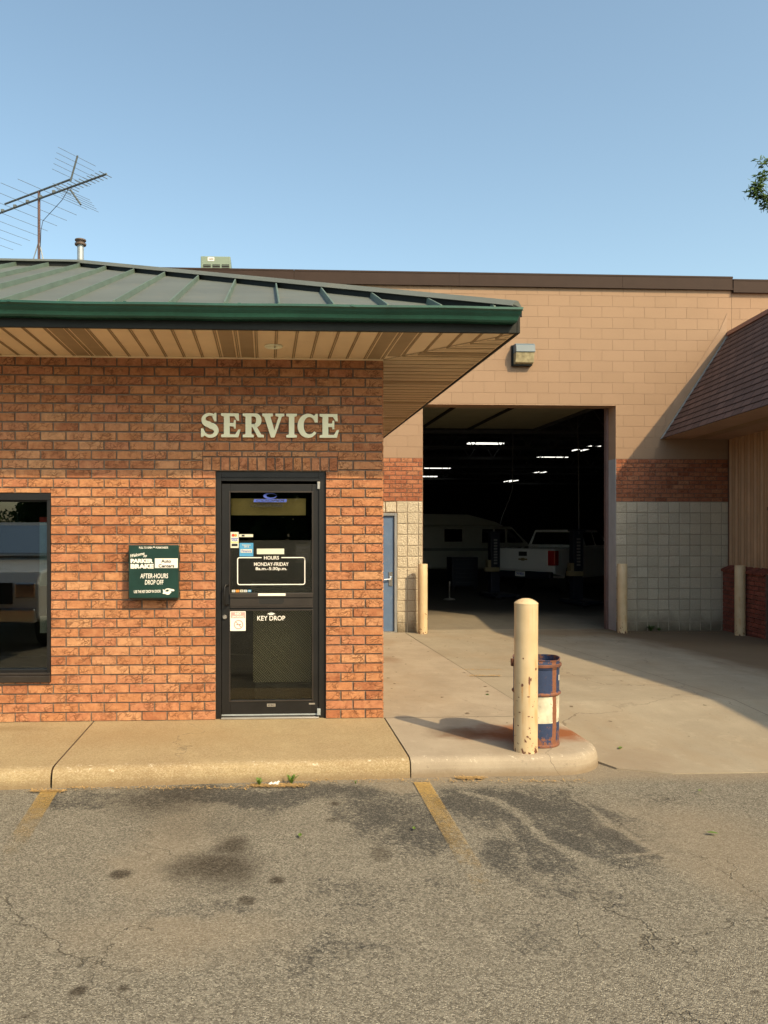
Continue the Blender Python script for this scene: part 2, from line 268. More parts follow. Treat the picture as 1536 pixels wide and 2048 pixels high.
def concrete_mat(name, a, b, agg=0.0, stains=(), speck=0.25, brown=None, bay_shade=None):
    m, nt = newmat(name); co = coord(nt)
    col = mix(nt, rmp(nt, noise(nt, co, 1.7, 6, 0.65), 0.3, 0.7), a, b)
    st = noise(nt, coord(nt, (1, 0.25, 1), (2, 0, 0)), 3.0, 5, 0.6); col = mix(nt, rmp(nt, st, 0.45, 0.75, 0, 0.28), col, tuple(0.70*c for c in a))
    f = noise(nt, co, 160, 4, 0.8); col = mix(nt, rmp(nt, f, 0.4, 0.66, 0, speck), col, tuple(0.55*c for c in a))
    bl = noise(nt, co, 26, 4, 0.75); col = mix(nt, rmp(nt, bl, 0.60, 0.70, 0, 0.45), col, tuple(0.5*c for c in a))
    wm = noise(nt, coord(nt, (1, 0.5, 1), (7, 3, 0)), 0.9, 5, 0.7); col = mix(nt, rmp(nt, wm, 0.50, 0.66, 0, 0.3), col, (0.24, 0.17, 0.10)); pal = noise(nt, co, 5.5, 6, 0.8); col = mix(nt, rmp(nt, pal, 0.55, 0.75, 0, 0.4), col, tuple(min(1, 1.25*c) for c in b))
    h = mth(nt, 'MULTIPLY', f, 0.6)
    if agg:
        v = nd(nt, 'TexVoronoi', {'Vector': co, 'Scale': 130.0}); vr = nd(nt, 'SeparateColor', {0: v.outputs['Color']}).outputs[0]
        col = mix(nt, rmp(nt, vr, 0.55, 0.9, 0, agg), col, (0.48, 0.40, 0.27)); col = mix(nt, rmp(nt, vr, 0.35, 0.1, 0, agg), col, (0.23, 0.15, 0.075))
        h = mth(nt, 'ADD', h, mth(nt, 'MULTIPLY', v.outputs['Distance'], -0.8))
    s = nd(nt, 'SeparateXYZ', {0: co}); x, y, z = s.outputs
    wob = mth(nt, 'SUBTRACT', noise(nt, co, 4.0, 5, 0.6), 0.5)
    for (cx, cyy, rx, ry, cc, amt) in stains:
        dx = mth(nt, 'DIVIDE', mth(nt, 'SUBTRACT', x, cx), rx); dy = mth(nt, 'DIVIDE', mth(nt, 'SUBTRACT', y, cyy), ry)
        d = mth(nt, 'SQRT', mth(nt, 'ADD', mth(nt, 'MULTIPLY', dx, dx), mth(nt, 'MULTIPLY', dy, dy)))
        d = mth(nt, 'ADD', d, mth(nt, 'MULTIPLY', wob, 1.3))
        col = mix(nt, rmp(nt, d, 1.0, 0.35, 0, amt), col, cc)
    if bay_shade:  # colour darkens with depth, standing in for the shade inside the bay
        e = mth(nt, 'ADD', y, mth(nt, 'MULTIPLY', noise(nt, co, 0.8, 5), 2.0)); col = mix(nt, rmp(nt, e, bay_shade, bay_shade+1.6, 0, 0.85), col, (0.022, 0.021, 0.018))
    if brown:   # dirt lying beyond a line X > brown
        e = mth(nt, 'ADD', x, mth(nt, 'MULTIPLY', noise(nt, coord(nt, (1, 0.35, 1)), 2.2, 5), 1.2))
        col = mix(nt, rmp(nt, e, brown+0.25, brown+0.8, 0, 0.8), col, (0.13, 0.085, 0.045))
    if name in ('concrete_walk', 'exposed_walk'):
        near = mth(nt, 'LESS_THAN', y, 6.2); band_ = mth(nt, 'MULTIPLY', mth(nt, 'MULTIPLY', rmp(nt, z, -0.045, -0.02), mth(nt, 'LESS_THAN', z, -0.0008)), near)
        chip = rmp(nt, noise(nt, co, 22, 5, 0.85), 0.58, 0.64); col = mix(nt, mth(nt, 'MULTIPLY', mth(nt, 'MULTIPLY', band_, chip), 0.75), col, (0.60, 0.54, 0.43))
        foot = mth(nt, 'MULTIPLY', rmp(nt, mth(nt, 'ADD', z, mth(nt, 'MULTIPLY', noise(nt, co, 9, 5, 0.7), 0.05)), -0.045, -0.09), near); col = mix(nt, mth(nt, 'MULTIPLY', foot, 0.6), col, (0.17, 0.12, 0.07))
    cw = nd(nt, 'VectorMath', {0: co, 1: nd(nt, 'CombineXYZ', {0: mth(nt, 'MULTIPLY', noise(nt, co, 2.0, 5), 0.8), 1: mth(nt, 'MULTIPLY', noise(nt, coord(nt, (1, 1, 1), (5, 9, 0)), 2.0, 5), 0.8), 2: 0.0}).outputs[0]}, operation='ADD').outputs[0]
    cr = nd(nt, 'TexVoronoi', {'Vector': cw, 'Scale': 0.33}, feature='DISTANCE_TO_EDGE').outputs['Distance']
    col = mix(nt, mth(nt, 'MULTIPLY', rmp(nt, cr, 0.0006, 0.0022, 0.6, 0), rmp(nt, noise(nt, co, 0.6, 2), 0.45, 0.6)), col, (0.09, 0.07, 0.05))
    sc1 = noise(nt, coord(nt, (14, 0.35, 1), (0, 0, 0)), 1.0, 4, 0.8); col = mix(nt, mth(nt, 'MULTIPLY', rmp(nt, sc1, 0.62, 0.72, 0, 0.3), rmp(nt, noise(nt, co, 1.3, 2), 0.5, 0.6)), col, tuple(0.6*c for c in a))
    finish(nt, col, 0.9, 0, h, 0.45, 0.004, 0.25); MATS[name] = m
RUST = (0.22, 0.075, 0.025)
concrete_mat('concrete_walk', (0.295, 0.25, 0.19), (0.385, 0.335, 0.26), stains=((2.15, 6.15, 0.75, 0.34, RUST, 0.95), (1.55, 6.2, 0.3, 0.25, (0.10, 0.06, 0.035), 0.6), (1.7, 10.5, 0.2, 0.5, (0.2, 0.13, 0.08), 0.5), (1.4, 12.8, 0.8, 1.2, (0.24, 0.17, 0.10), 0.5)))
concrete_mat('concrete_drive', (0.275, 0.24, 0.18), (0.345, 0.305, 0.232), stains=((2.75, 5.75, 0.4, 0.5, (0.22, 0.17, 0.12), 0.55), (5.6, 13.9, 1.6, 0.9, (0.22, 0.14, 0.07), 0.6)), brown=6.2)
concrete_mat('exposed_walk', (0.285, 0.22, 0.125), (0.36, 0.29, 0.17), agg=0.32, stains=((-0.9, 6.2, 1.2, 0.35, (0.27, 0.19, 0.10), 0.4), (-2.3, 6.5, 0.7, 0.12, (0.2, 0.14, 0.07), 0.5)))
concrete_mat('garage_floor', (0.19, 0.165, 0.125), (0.24, 0.21, 0.16), bay_shade=17.6, speck=0.3, stains=((6.0, 19.0, 3.0, 2.0, (0.05, 0.05, 0.045), 0.7),))
concrete_mat('concrete_kerb', (0.42, 0.33, 0.20), (0.52, 0.43, 0.28), agg=0.4)
def line_mat():
    m, nt = newmat('line_paint'); co = coord(nt)
    u = nd(nt, 'TexCoord').outputs['UV']; uv = nd(nt, 'SeparateXYZ', {0: u})
    n = noise(nt, co, 55, 4, 0.8); big = noise(nt, co, 9, 4, 0.7)
    keep = mth(nt, 'ADD', mth(nt, 'MULTIPLY', n, 0.6), mth(nt, 'MULTIPLY', big, 0.5))
    k = rmp(nt, mth(nt, 'SUBTRACT', keep, mth(nt, 'ADD', mth(nt, 'MULTIPLY', mth(nt, 'POWER', uv.outputs[1], 0.6), 0.66), 0.13)), -0.15, 0.50, 0, 0.95)
    p = nd(nt, 'BsdfPrincipled', {'Base Color': mix(nt, n, (0.30, 0.19, 0.05, 1), (0.46, 0.31, 0.10, 1)), 'Roughness': 0.85})
    t = nd(nt, 'BsdfTransparent'); ms = nd(nt, 'MixShader', {0: k, 1: t.outputs[0], 2: p.outputs[0]}); o = nd(nt, 'OutputMaterial'); nt.links.new(ms.outputs[0], o.inputs[0]); MATS['line_paint'] = m
line_mat()
# ------------------------------------------------------------------ mesh builder
ORG = {}
class MB:
    def __init__(s): s.v = []; s.f = []; s.m = []; s.t = []; s.uv = {}
    def face(s, pts, mi=0, t=0.5):
        b = len(s.v); s.v += [tuple(p) for p in pts]; s.f.append(tuple(range(b, b+len(pts)))); s.m.append(mi); s.t.append(t)
    def grid8(s, p, mi=0, t=0.5):
        b = len(s.v); s.v += [tuple(q) for q in p]
        for f in ((0, 3, 2, 1), (4, 5, 6, 7), (0, 1, 5, 4), (1, 2, 6, 5), (2, 3, 7, 6), (3, 0, 4, 7)):
            s.f.append(tuple(b+i for i in f)); s.m.append(mi); s.t.append(t)
    def box(s, x0, x1, y0, y1, z0, z1, mi=0, t=0.5):
        s.grid8([(x0, y0, z0), (x1, y0, z0), (x1, y1, z0), (x0, y1, z0), (x0, y0, z1), (x1, y0, z1), (x1, y1, z1), (x0, y1, z1)], mi, t)
    def prism(s, poly, fn, mi=0, t=0.5, caps=True):   # poly 2-D ccw; fn(u, v, k) -> 3-D, k in (0, 1)
        n = len(poly); b = len(s.v)
        for k in (0, 1): s.v += [tuple(fn(u, v, k)) for u, v in poly]
        if caps:
            s.f += [tuple(b+i for i in range(n)), tuple(b+n+i for i in reversed(range(n)))]; s.m += [mi]*2; s.t += [t]*2
        for i in range(n):
            j = (i+1) % n; s.f.append((b+j, b+i, b+n+i, b+n+j)); s.m.append(mi); s.t.append(t)
    def tube(s, pts, r, n=10, mi=0, caps=True):
        pts = [Vector(p) for p in pts]; rs = r if isinstance(r, (list, tuple)) else [r]*len(pts); b = len(s.v); up = None
        for i, p in enumerate(pts):
            d = (pts[min(i+1, len(pts)-1)]-pts[max(i-1, 0)]).normalized()
            if up is None: up = d.orthogonal().normalized()
            up = (up-d*up.dot(d)).normalized(); q = d.cross(up)
            for k in range(n):
                a = 2*math.pi*k/n; s.v.append(tuple(p+rs[i]*(up*math.cos(a)+q*math.sin(a))))
        for i in range(len(pts)-1):
            for k in range(n):
                k2 = (k+1) % n; s.f.append((b+i*n+k, b+i*n+k2, b+(i+1)*n+k2, b+(i+1)*n+k)); s.m.append(mi); s.t.append(0.5)
        if caps:
            s.f.append(tuple(b+k for k in reversed(range(n)))); s.f.append(tuple(b+(len(pts)-1)*n+k for k in range(n))); s.m += [mi]*2; s.t += [0.5]*2
    def lathe(s, prof, c, n=28, mi=0, axis='z'):
        b = len(s.v); c = Vector(c)
        for r, h in prof:
            for k in range(n):
                a = 2*math.pi*k/n; o = Vector((r*math.cos(a), r*math.sin(a), h))
                if axis == 'y': o = Vector((o.x, h, o.y))
                s.v.append(tuple(c+o))
        for i in range(len(prof)-1):
            for k in range(n):
                k2 = (k+1) % n; s.f.append((b+i*n+k, b+i*n+k2, b+(i+1)*n+k2, b+(i+1)*n+k)); s.m.append(mi); s.t.append(0.5)
    def build(s, name, mats, parent=None, bevel=0.0, smooth=False, local=False, seg=2):
        if isinstance(mats, str): mats = [mats]
        me = bpy.data.meshes.new(name); o = Vector((0, 0, 0))
        if parent is not None and not local: o = ORG.get(parent.name, Vector((0, 0, 0)))
        if isinstance(parent, bpy.types.Object) and local is False: pass
        me.from_pydata([tuple(Vector(p)-o) for p in s.v], [], s.f)
        for m in mats: me.materials.append(MATS[m])
        me.polygons.foreach_set('material_index', s.m)
        at_ = me.attributes.new('tint', 'FLOAT', 'FACE'); at_.data.foreach_set('value', [float(x) for x in s.t])
        if s.uv:
            ul = me.uv_layers.new(name='UVMap')
            for p in me.polygons:
                if p.index in s.uv:
                    for li, uvp in zip(p.loop_indices, s.uv[p.index]): ul.data[li].uv = uvp
        if smooth: me.polygons.foreach_set('use_smooth', [True]*len(me.polygons))
        me.update(); ob = bpy.data.objects.new(name, me); C.objects.link(ob)
        if smooth: me.set_sharp_from_angle(angle=math.radians(38))
        if parent is not None: ob.parent = parent; ORG[ob.name] = ORG.get(parent.name, Vector((0, 0, 0)))
        if bevel:
            md = ob.modifiers.new('bevel', 'BEVEL'); md.width = bevel; md.segments = seg; md.limit_method = 'ANGLE'; md.angle_limit = math.radians(40)
        return ob
def thing(name, label, cat, loc=(0, 0, 0), group=None, rot=0.0):
    o = bpy.data.objects.new(name, None); C.objects.link(o); o.location = loc; o.rotation_euler = (0, 0, rot); o.empty_display_size = 0.2
    o['label'] = label; o['category'] = cat
    if group: o['group'] = group
    ORG[o.name] = Vector(loc) if rot == 0 else Vector((0, 0, 0)); return o
def tag(o, label, cat, group=None):
    o['label'] = label; o['category'] = cat
    if group: o['group'] = group
    return o
def recenter(o, c):
    c = Vector(c); o.data.transform(Matrix.Translation(-c)); o.location = c; return o
def struct(o, kind='structure'): o['kind'] = kind; return o
# text: fitted into a box on a plane facing -Y
_tc = {}
def text(mb, s, x0, x1, z0, z1, y, th=0.0006, bold=0.0, shear=0.0, mi=0, rot=0.0, fn=None):
    key = (s, bold, shear)
    if key not in _tc:
        cu = bpy.data.curves.new('t', 'FONT'); cu.body = s; cu.offset = bold; cu.shear = shear; cu.resolution_u = 3
        ob = bpy.data.objects.new('t', cu); C.objects.link(ob); dg = bpy.context.evaluated_depsgraph_get(); dg.update()
        me = bpy.data.meshes.new_from_object(ob.evaluated_get(dg))
        vs = [(v.co.x, v.co.y) for v in me.vertices]; fs = [tuple(p.vertices) for p in me.polygons]
        bpy.data.objects.remove(ob); bpy.data.curves.remove(cu); bpy.data.meshes.remove(me); _tc[key] = (vs, fs)
    vs, fs = _tc[key]; xs = [v[0] for v in vs]; zs = [v[1] for v in vs]; a, b, c, d = min(xs), max(xs), min(zs), max(zs)
    cx, cz = (x0+x1)/2, (z0+z1)/2; base = len(mb.v)
    for x, z in vs:
        u = x0+(x-a)/(b-a)*(x1-x0)-cx; v = z0+(z-c)/(d-c)*(z1-z0)-cz
        U, V = u*math.cos(rot)-v*math.sin(rot)+cx, u*math.sin(rot)+v*math.cos(rot)+cz
        mb.v.append(tuple(fn(U, V)) if fn else (U, y-th, V))
    for f in fs: mb.f.append(tuple(base+i for i in f)); mb.m.append(mi); mb.t.append(0.5)
# ------------------------------------------------------------------ masonry
def clip(a, b, cuts):
    out = [(a, b)]
    for c, d in cuts:
        nx = []
        for p, q in out:
            if d <= p or c >= q: nx.append((p, q)); continue
            if c > p: nx.append((p, c))
            if d < q: nx.append((d, q))
        out = nx
    return [(p, q) for p, q in out if q-p > 0.02]
def unit(mb, P, u0, u1, z0, z1, dep, bev, jit, mi, t):
    r = lambda: random.uniform(-jit, jit)
    b = [(u0, z0), (u1, z0), (u1, z1), (u0, z1)]; f = [(u0+bev+r(), z0+bev+r()), (u1-bev+r(), z0+bev+r()), (u1-bev+r(), z1-bev+r()), (u0+bev+r(), z1-bev+r())]
    base = len(mb.v); mb.v += [tuple(P(u, z, 0)) for u, z in b]+[tuple(P(u, z, dep+r()*0.8)) for u, z in f]
    for q in ((4, 5, 6, 7), (0, 1, 5, 4), (1, 2, 6, 5), (2, 3, 7, 6), (3, 0, 4, 7)): mb.f.append(tuple(base+i for i in q)); mb.m.append(mi); mb.t.append(t)
def courses(mb, P, U0, U1, Z0, Z1, bw, bh, j, holes=(), dep=0.008, off=0.0, stagger=0.5, bev=0.002, jit=0.0012, mi=0):
    k = 0; z = Z0
    def lay(p, q, za, zb, u0):
        n0 = math.ceil((p-u0+0.06)/bw); cutsu = []; u = u0+n0*bw
        while u < q-0.06: cutsu.append(u); u += bw
        e = [p]+cutsu+[q]
        for i in range(len(e)-1): unit(mb, P, e[i], e[i+1]-(j if i < len(e)-2 else 0), za, zb, dep, bev, jit, mi, random.random())
    while z < Z1-0.02:
        zt = min(z+bh-j, Z1); u0 = U0-bw*((off+stagger*(k % 2)) % 1.0)
        hs = [h for h in holes if h[2] < zt-0.004 and h[3] > z+0.004]
        for p, q in clip(U0, U1, [(h[0], h[1]) for h in hs]): lay(p, q, z, zt, u0)
        for h in hs:
            oth = [(g_[0], g_[1], g_[2], g_[3]) for g_ in holes if g_ is not h]
            for za, zb in ((h[3]+0.002, zt), (z, h[2]-0.002)):
                if zb-za > 0.012:
                    for p, q in clip(max(h[0], U0), min(h[1], U1), [(g_[0], g_[1]) for g_ in oth if g_[2] < zb-0.002 and g_[3] > za+0.002]): lay(p, q, za, zb, u0)
        z += bh; k += 1
def slab(mb, x0, x1, z0, z1, y, th, holes=(), mi=0):
    xs = sorted({x0, x1, *[h[0] for h in holes if x0 < h[0] < x1], *[h[1] for h in holes if x0 < h[1] < x1]})
    zs = sorted({z0, z1, *[h[2] for h in holes if z0 < h[2] < z1], *[h[3] for h in holes if z0 < h[3] < z1]})
    inh = lambda i, k: i < 0 or k < 0 or i >= len(xs)-1 or k >= len(zs)-1 or any(h[0] <= (xs[i]+xs[i+1])/2 <= h[1] and h[2] <= (zs[k]+zs[k+1])/2 <= h[3] for h in holes)
    for i in range(len(xs)-1):
        for k in range(len(zs)-1):
            if inh(i, k): continue
            a, b, c, d = xs[i], xs[i+1], zs[k], zs[k+1]
            mb.face([(a, y, c), (b, y, c), (b, y, d), (a, y, d)], mi); mb.face([(b, y+th, c), (a, y+th, c), (a, y+th, d), (b, y+th, d)], mi)
            if inh(i-1, k): mb.face([(a, y+th, c), (a, y, c), (a, y, d), (a, y+th, d)], mi)
            if inh(i+1, k): mb.face([(b, y, c), (b, y+th, c), (b, y+th, d), (b, y, d)], mi)
            if inh(i, k-1): mb.face([(a, y+th, c), (b, y+th, c), (b, y, c), (a, y, c)], mi)
            if inh(i, k+1): mb.face([(a, y, d), (b, y, d), (b, y+th, d), (a, y+th, d)], mi)
D = 6.72          # plane of the office facade
FW = 14.20        # plane of the garage wall
# ================================================================== GROUND
def vnoise(x, y, seed=0):
    xi = np.floor(x).astype(int); yi = np.floor(y).astype(int); xf = x-xi; yf = y-yi
    def h(a, b): n = (a*374761393+b*668265263+seed*1442695041) & 0x7fffffff; n = (n ^ (n >> 13))*1274126177 & 0x7fffffff; return ((n ^ (n >> 16)) & 0xffff)/65535.0
    u = xf*xf*(3-2*xf); v = yf*yf*(3-2*yf)
    return (h(xi, yi)*(1-u)+h(xi+1, yi)*u)*(1-v)+(h(xi, yi+1)*(1-u)+h(xi+1, yi+1)*u)*v
def fbm(x, y, seed=0, o=5):
    s = 0; a = 0.5
    for i in range(o): s = s+a*vnoise(x*2**i, y*2**i, seed+i); a *= 0.5
    return s
mb = MB(); mb.face([(-600, -900, -0.45), (600, -900, -0.45), (600, 500, -0.45), (-600, 500, -0.45)])
struct(mb.build('ground', 'soil'))
def sstep(a, b, x): t = np.clip((x-a)/(b-a), 0, 1); return t*t*(3-2*t)
xs = np.concatenate([[-90, -40, -15, -8, -5], np.arange(-3.4, 5.4, 0.02), [7, 9, 15, 40, 90]]); ys = np.concatenate([[-120, -50, -15, -5, 0, 1.5], np.arange(2.2, 6.2, 0.02)])
GX, GY = np.meshgrid(xs, ys); nx, ny = len(xs), len(ys)
GZ = -0.131+0.003*(fbm(GX*0.8, GY*0.8, 3, 3)-0.5)-0.004*(GY > 5.5)
verts = np.stack([GX, GY, GZ], -1).reshape(-1, 3)
faces = [(j*nx+i, j*nx+i+1, (j+1)*nx+i+1, (j+1)*nx+i) for j in range(ny-1) for i in range(nx-1)]
me = bpy.data.meshes.new('parking_lot'); me.from_pydata(verts.tolist(), [], faces); me.materials.append(MATS['asphalt'])
dark = np.zeros_like(GX); oil = np.zeros_like(GX); sand = np.zeros_like(GX)
wx = (fbm(GX*2.2, GY*2.2, 11)-0.5)*0.5+(fbm(GX*11, GY*11, 61, 4)-0.5)*0.22; wy = (fbm(GX*2.2+9, GY*2.2, 12)-0.5)*0.5+(fbm(GX*11, GY*11, 62, 4)-0.5)*0.22
def blob(px, py, wpx, hpx, soft=0.5, warp=1.0):
    c = gnd(px, py); e = gnd(px+wpx/2, py); t = gnd(px, py-hpx/2)
    rx = max(abs(e.x-c.x), 0.01); ry = max(abs(t.y-c.y), 0.01)
    d = np.sqrt(((GX-c.x+wx*warp)/rx)**2+((GY-c.y+wy*warp)/ry)**2)
    return 1-sstep(1-soft, 1+soft, d)
def polyband(pts, wpx, soft=0.06, warp=0.4):
    P = [gnd(*p) for p in pts]; best = np.full_like(GX, 9.0); X = GX+wx*warp; Y = GY+wy*warp
    for a, b in zip(P[:-1], P[1:]):
        ax, ay, bx, by = a.x, a.y, b.x, b.y; L = (bx-ax)**2+(by-ay)**2; t = np.clip(((X-ax)*(bx-ax)+(Y-ay)*(by-ay))/L, 0, 1)
        best = np.minimum(best, np.hypot(X-ax-t*(bx-ax), Y-ay-t*(by-ay)))
    return 1-sstep(wpx-soft, wpx+soft, best)
for (a, b, c, d, k) in [(1130, 1650, 330, 150, .62), (980, 1615, 240, 90, .62), (1060, 1720, 240, 130, .58), (1190, 1790, 240, 120, .42), (1050, 1850, 220, 120, .34), (800, 1640, 260, 120, .55), (520, 1592, 700, 44, .6), (150, 1600, 220, 40, .5), (720, 1800, 320, 110, .36), (880, 1790, 160, 100, .4), (650, 1930, 400, 110, .33), (420, 1812, 240, 30, .42), (1400, 1600, 300, 60, .3), (200, 1880, 300, 100, .2)]:
    dark = np.maximum(dark, 1.12*k*blob(a, b, c, d, 0.55, 0.7))
for pts, wd, k in [(((1030, 1590), (1110, 1625), (1190, 1660), (1300, 1708)), .07, .8), (((890, 1586), (960, 1592), (1030, 1612)), .06, .75)]:
    dark = np.maximum(dark, k*polyband(pts, wd, 0.06, 0.35))
crk = np.zeros_like(dark)
for pts, wd, k in [(((925, 1585), (990, 1600), (1040, 1625), (1095, 1680), (1150, 1710), (1240, 1760), (1300, 1800)), 0.03, .62), (((1150, 1592), (1230, 1650), (1330, 1712)), 0.014, .8), (((1225, 1712), (1325, 1703)), 0.012, .8), (((850, 1585), (915, 1680), (960, 1760)), 0.05, .25), (((1000, 1640), (1090, 1770), (1200, 1880)), 0.03, .25), (((1120, 1700), (1250, 1800), (1400, 1900)), .02, .5), (((0, 1640), (120, 1650), (220, 1610)), .02, .5)]:
    dark = dark*(1-k*polyband(pts, wd, 0.025, 0.22))
dark = np.clip(dark+(fbm(GX*1.3, GY*1.3, 31)-0.5)*0.35+(fbm(GX*7, GY*7, 37, 3)-0.5)*0.45*np.minimum(dark*2, 1), 0, 1)
dark0 = dark.copy()
for (a, b, c, d, k) in [(243, 1748, 46, 18, 1), (557, 1760, 32, 14, 1), (495, 1800, 34, 18, .9), (158, 1982, 34, 20, 1), (243, 1976, 24, 16, .8), (670, 1608, 18, 9, 1), (665, 1640, 26, 9, .6), (475, 1690, 70, 36, .9), (450, 1738, 160, 60, .95), (330, 1602, 220, 50, .6), (400, 1640, 240, 50, .25), (760, 1708, 40, 30, .5), (1505/2+760, 1990, 16, 8, .6), (60, 2040, 60, 20, .5)]:
    oil = np.maximum(oil, k*blob(a, b, c, d, 0.35 if c < 60 else 0.7, 0.08 if c < 60 else 0.5))
sand = np.maximum(sand, (0.4*blob(345, 1700, 190, 150, .6)))
sand = np.maximum(sand, 0.8*(1-sstep(0.03, 0.30, 5.52-GY+wy*0.25))*(0.5+0.5*sstep(0.4, 0.9, GX)))
sand = np.maximum(sand, 0.5*blob(1400, 1690, 300, 160, .6)); sand = np.maximum(sand, 0.6*blob(900, 1565, 500, 26, .6))
sand = np.maximum(sand, 0.45*blob(350, 1870, 420, 100, .7))
sand = sand*(1-np.clip(dark*1.1, 0, 0.8))
col = np.stack([dark, oil, sand, np.ones_like(dark)], -1).reshape(-1).astype(np.float32)
ca = me.color_attributes.new('wear', 'FLOAT_COLOR', 'POINT'); ca.data.foreach_set('color', col); me.update()
po = bpy.data.objects.new('parking_lot', me); C.objects.link(po); struct(po)
# painted bay lines
def bayline(pts, w0):
    mb = MB(); P = [gnd(*p) for p in pts]; n = 12
    d = (P[-1]-P[0]); L = d.length; d.normalize(); q = Vector((d.y, -d.x, 0))
    for i in range(n):
        a, b = i/n, (i+1)/n; p0 = P[0]+d*L*a; p1 = P[0]+d*L*b; z = Vector((0, 0, 0.0075))
        mb.uv[len(mb.f)] = [(0, a), (1, a), (1, b), (0, b)]
        mb.face([p0-q*w0/2+z, p0+q*w0/2+z, p1+q*w0/2+z, p1-q*w0/2+z])
    return mb
mb = bayline([(843, 1566), (1010, 1850)], 0.115); struct(mb.build('bay_line', 'line_paint'))
mb = bayline([(100, 1582), (0, 1740), ], 0.115); struct(mb.build('bay_line', 'line_paint'))
# sidewalk in front of the office: kerb line runs slightly askew
def ky(x): return 5.395+0.042*(x+1.5) if x < 1.3 else 5.513
def prof(x): k = ky(x); return [(6.90, 0.0), (6.3, 0.0), (k+0.10, 0.0), (k+0.06, -0.002), (k+0.038, -0.007), (k+0.02, -0.016), (k+0.008, -0.030), (k+0.001, -0.05), (k-0.004, -0.075), (k-0.014, -0.20)]
def strip(mb, xa, xb, n, mi=0):
    ks = [xa+(xb-xa)*i/n for i in range(n+1)]
    for a, b in zip(ks[:-1], ks[1:]):
        pa, pb = prof(a), prof(b)
        for i in range(len(pa)-1):
            mb.face([(a, pa[i+1][0], pa[i+1][1]), (b, pb[i+1][0], pb[i+1][1]), (b, pb[i][0], pb[i][1]), (a, pa[i][0], pa[i][1])], mi)
mb = MB(); jx = gnd(92, 1550, 0).x; jr0 = gnd(767, 1440, 0); jr1 = gnd(823, 1545, -0.02)
strip(mb, -14, jx-0.006, 30); strip(mb, jx+0.006, 1.035, 24)
o = mb.build('sidewalk', 'exposed_walk', smooth=True); struct(o)
mb = MB(); mb.box(-14, 1.04, 5.60, 6.9, -0.3, -0.02); struct(mb.build('sidewalk_base', 'mortar_dark'))
# pale walk with rounded kerb end beside the corner
def outline(ins):
    R = 0.42-ins; x0 = 1.046+0.0; xr = 2.55-ins; yf = 5.513+ins; pts = [(x0+(xr-R-x0)*i/10, yf) for i in range(10)]
    for i in range(25):
        a = -math.pi/2+math.pi/2*i/24; pts.append((xr-R+R*math.cos(a), yf+R+R*math.sin(a)))
    pts += [(xr, yf+R+(6.72-yf-R)*i/6) for i in range(1, 7)]+[(x0, 6.72)]; return pts
mb = MB(); rings = [(outline(-0.014), -0.20), (outline(-0.004), -0.075), (outline(0.001), -0.05), (outline(0.008), -0.030), (outline(0.02), -0.016), (outline(0.038), -0.007), (outline(0.06), -0.002), (outline(0.10), 0.0)]
for (ra, za), (rb, zb) in zip(rings[:-1], rings[1:]):
    n = len(ra)
    for i in range(n-1): mb.face([(*ra[i], za), (*ra[i+1], za), (*rb[i+1], zb), (*rb[i], zb)])
mb.face([(x, y, 0.0) for x, y in rings[-1][0]])
def wz(y): return 0.0 if y < 6.73 else -0.25*(y-6.73)/(FW-6.73)
for a, b in ((6.728, 10.6), (10.606, 14.3)):
    for i in range(8):
        ya = a+(b-a)*i/8; yb = a+(b-a)*(i+1)/8; xr = lambda y: 2.415+0.02*(y-6.7)
        mb.face([(0.9, ya, wz(ya)), (xr(ya), ya, wz(ya)), (xr(yb), yb, wz(yb)), (0.9, yb, wz(yb))])
struct(mb.build('walkway', 'concrete_walk', smooth=True))
mb = MB(); mb.box(1.046, 2.30, 5.62, 6.72, -0.3, -0.02); mb.box(0.9, 2.42, 6.72, 14.25, -0.5, -0.27); struct(mb.build('walkway_base', 'mortar_dark'))
# concrete driveway
def dz(y):
    P = [(5.4, -0.128), (6.0, -0.115), (7.4, -0.028), (14.25, -0.252)]
    for (a, za), (b, zb) in zip(P[:-1], P[1:]):
        if y <= b: return za+(zb-za)*(y-a)/(b-a)
    return P[-1][1]
mb = MB(); cuts = [5.48, 5.62, 6.05, 6.6, 7.0, 7.4, 8.95, 8.958, 10.8, 12.55, 12.558, 14.14]
for xa, xb in ((2.30, 4.6), (4.608, 6.36), (6.368, 16)):
    for a, b in zip(cuts[:-1], cuts[1:]):
        if b-a < 0.01: continue
        xl = lambda y: (2.95 if y < 5.5 else 2.60 if y < 5.9 else 2.40 if y < 7.3 else 2.425+0.02*(y-6.7)) if xa == 2.30 else xa
        mb.face([(xl(a), a, dz(a)+0.002), (xb, a, dz(a)+0.002), (xb, b, dz(b)+0.002), (xl(b), b, dz(b)+0.002)])
mb.face([(2.2, 14.148, dz(14.148)+.002), (6.8, 14.148, dz(14.148)+.001), (6.8, 14.57, -0.2515), (2.2, 14.57, -0.2515)])
mb.face([(6.8, 14.148, dz(14.148)+.001), (16, 14.148, dz(14.148)+.001), (16, 14.3, -0.251), (6.8, 14.3, -0.251)])
for (x0_, y0_), (x1_, y1_) in (((2.40, 5.9), (2.40, 6.6)), ((2.60, 5.62), (2.40, 6.05)), ((2.95, 5.48), (2.60, 5.62)), ((16, 5.48), (2.95, 5.48))): mb.face([(x0_, y0_, dz(y0_)-.08), (x0_, y0_, dz(y0_)+.002), (x1_, y1_, dz(y1_)+.002), (x1_, y1_, dz(y1_)-.08)])
struct(mb.build('driveway', 'concrete_drive'))
mb = MB()
for a, b in zip(cuts[:-1], cuts[1:]): mb.face([(2.9, a, dz(a)-0.012), (16, a, dz(a)-0.012), (16, b, dz(b)-0.012), (2.9, b, dz(b)-0.012)])
struct(mb.build('driveway_base', 'mortar_dark'))
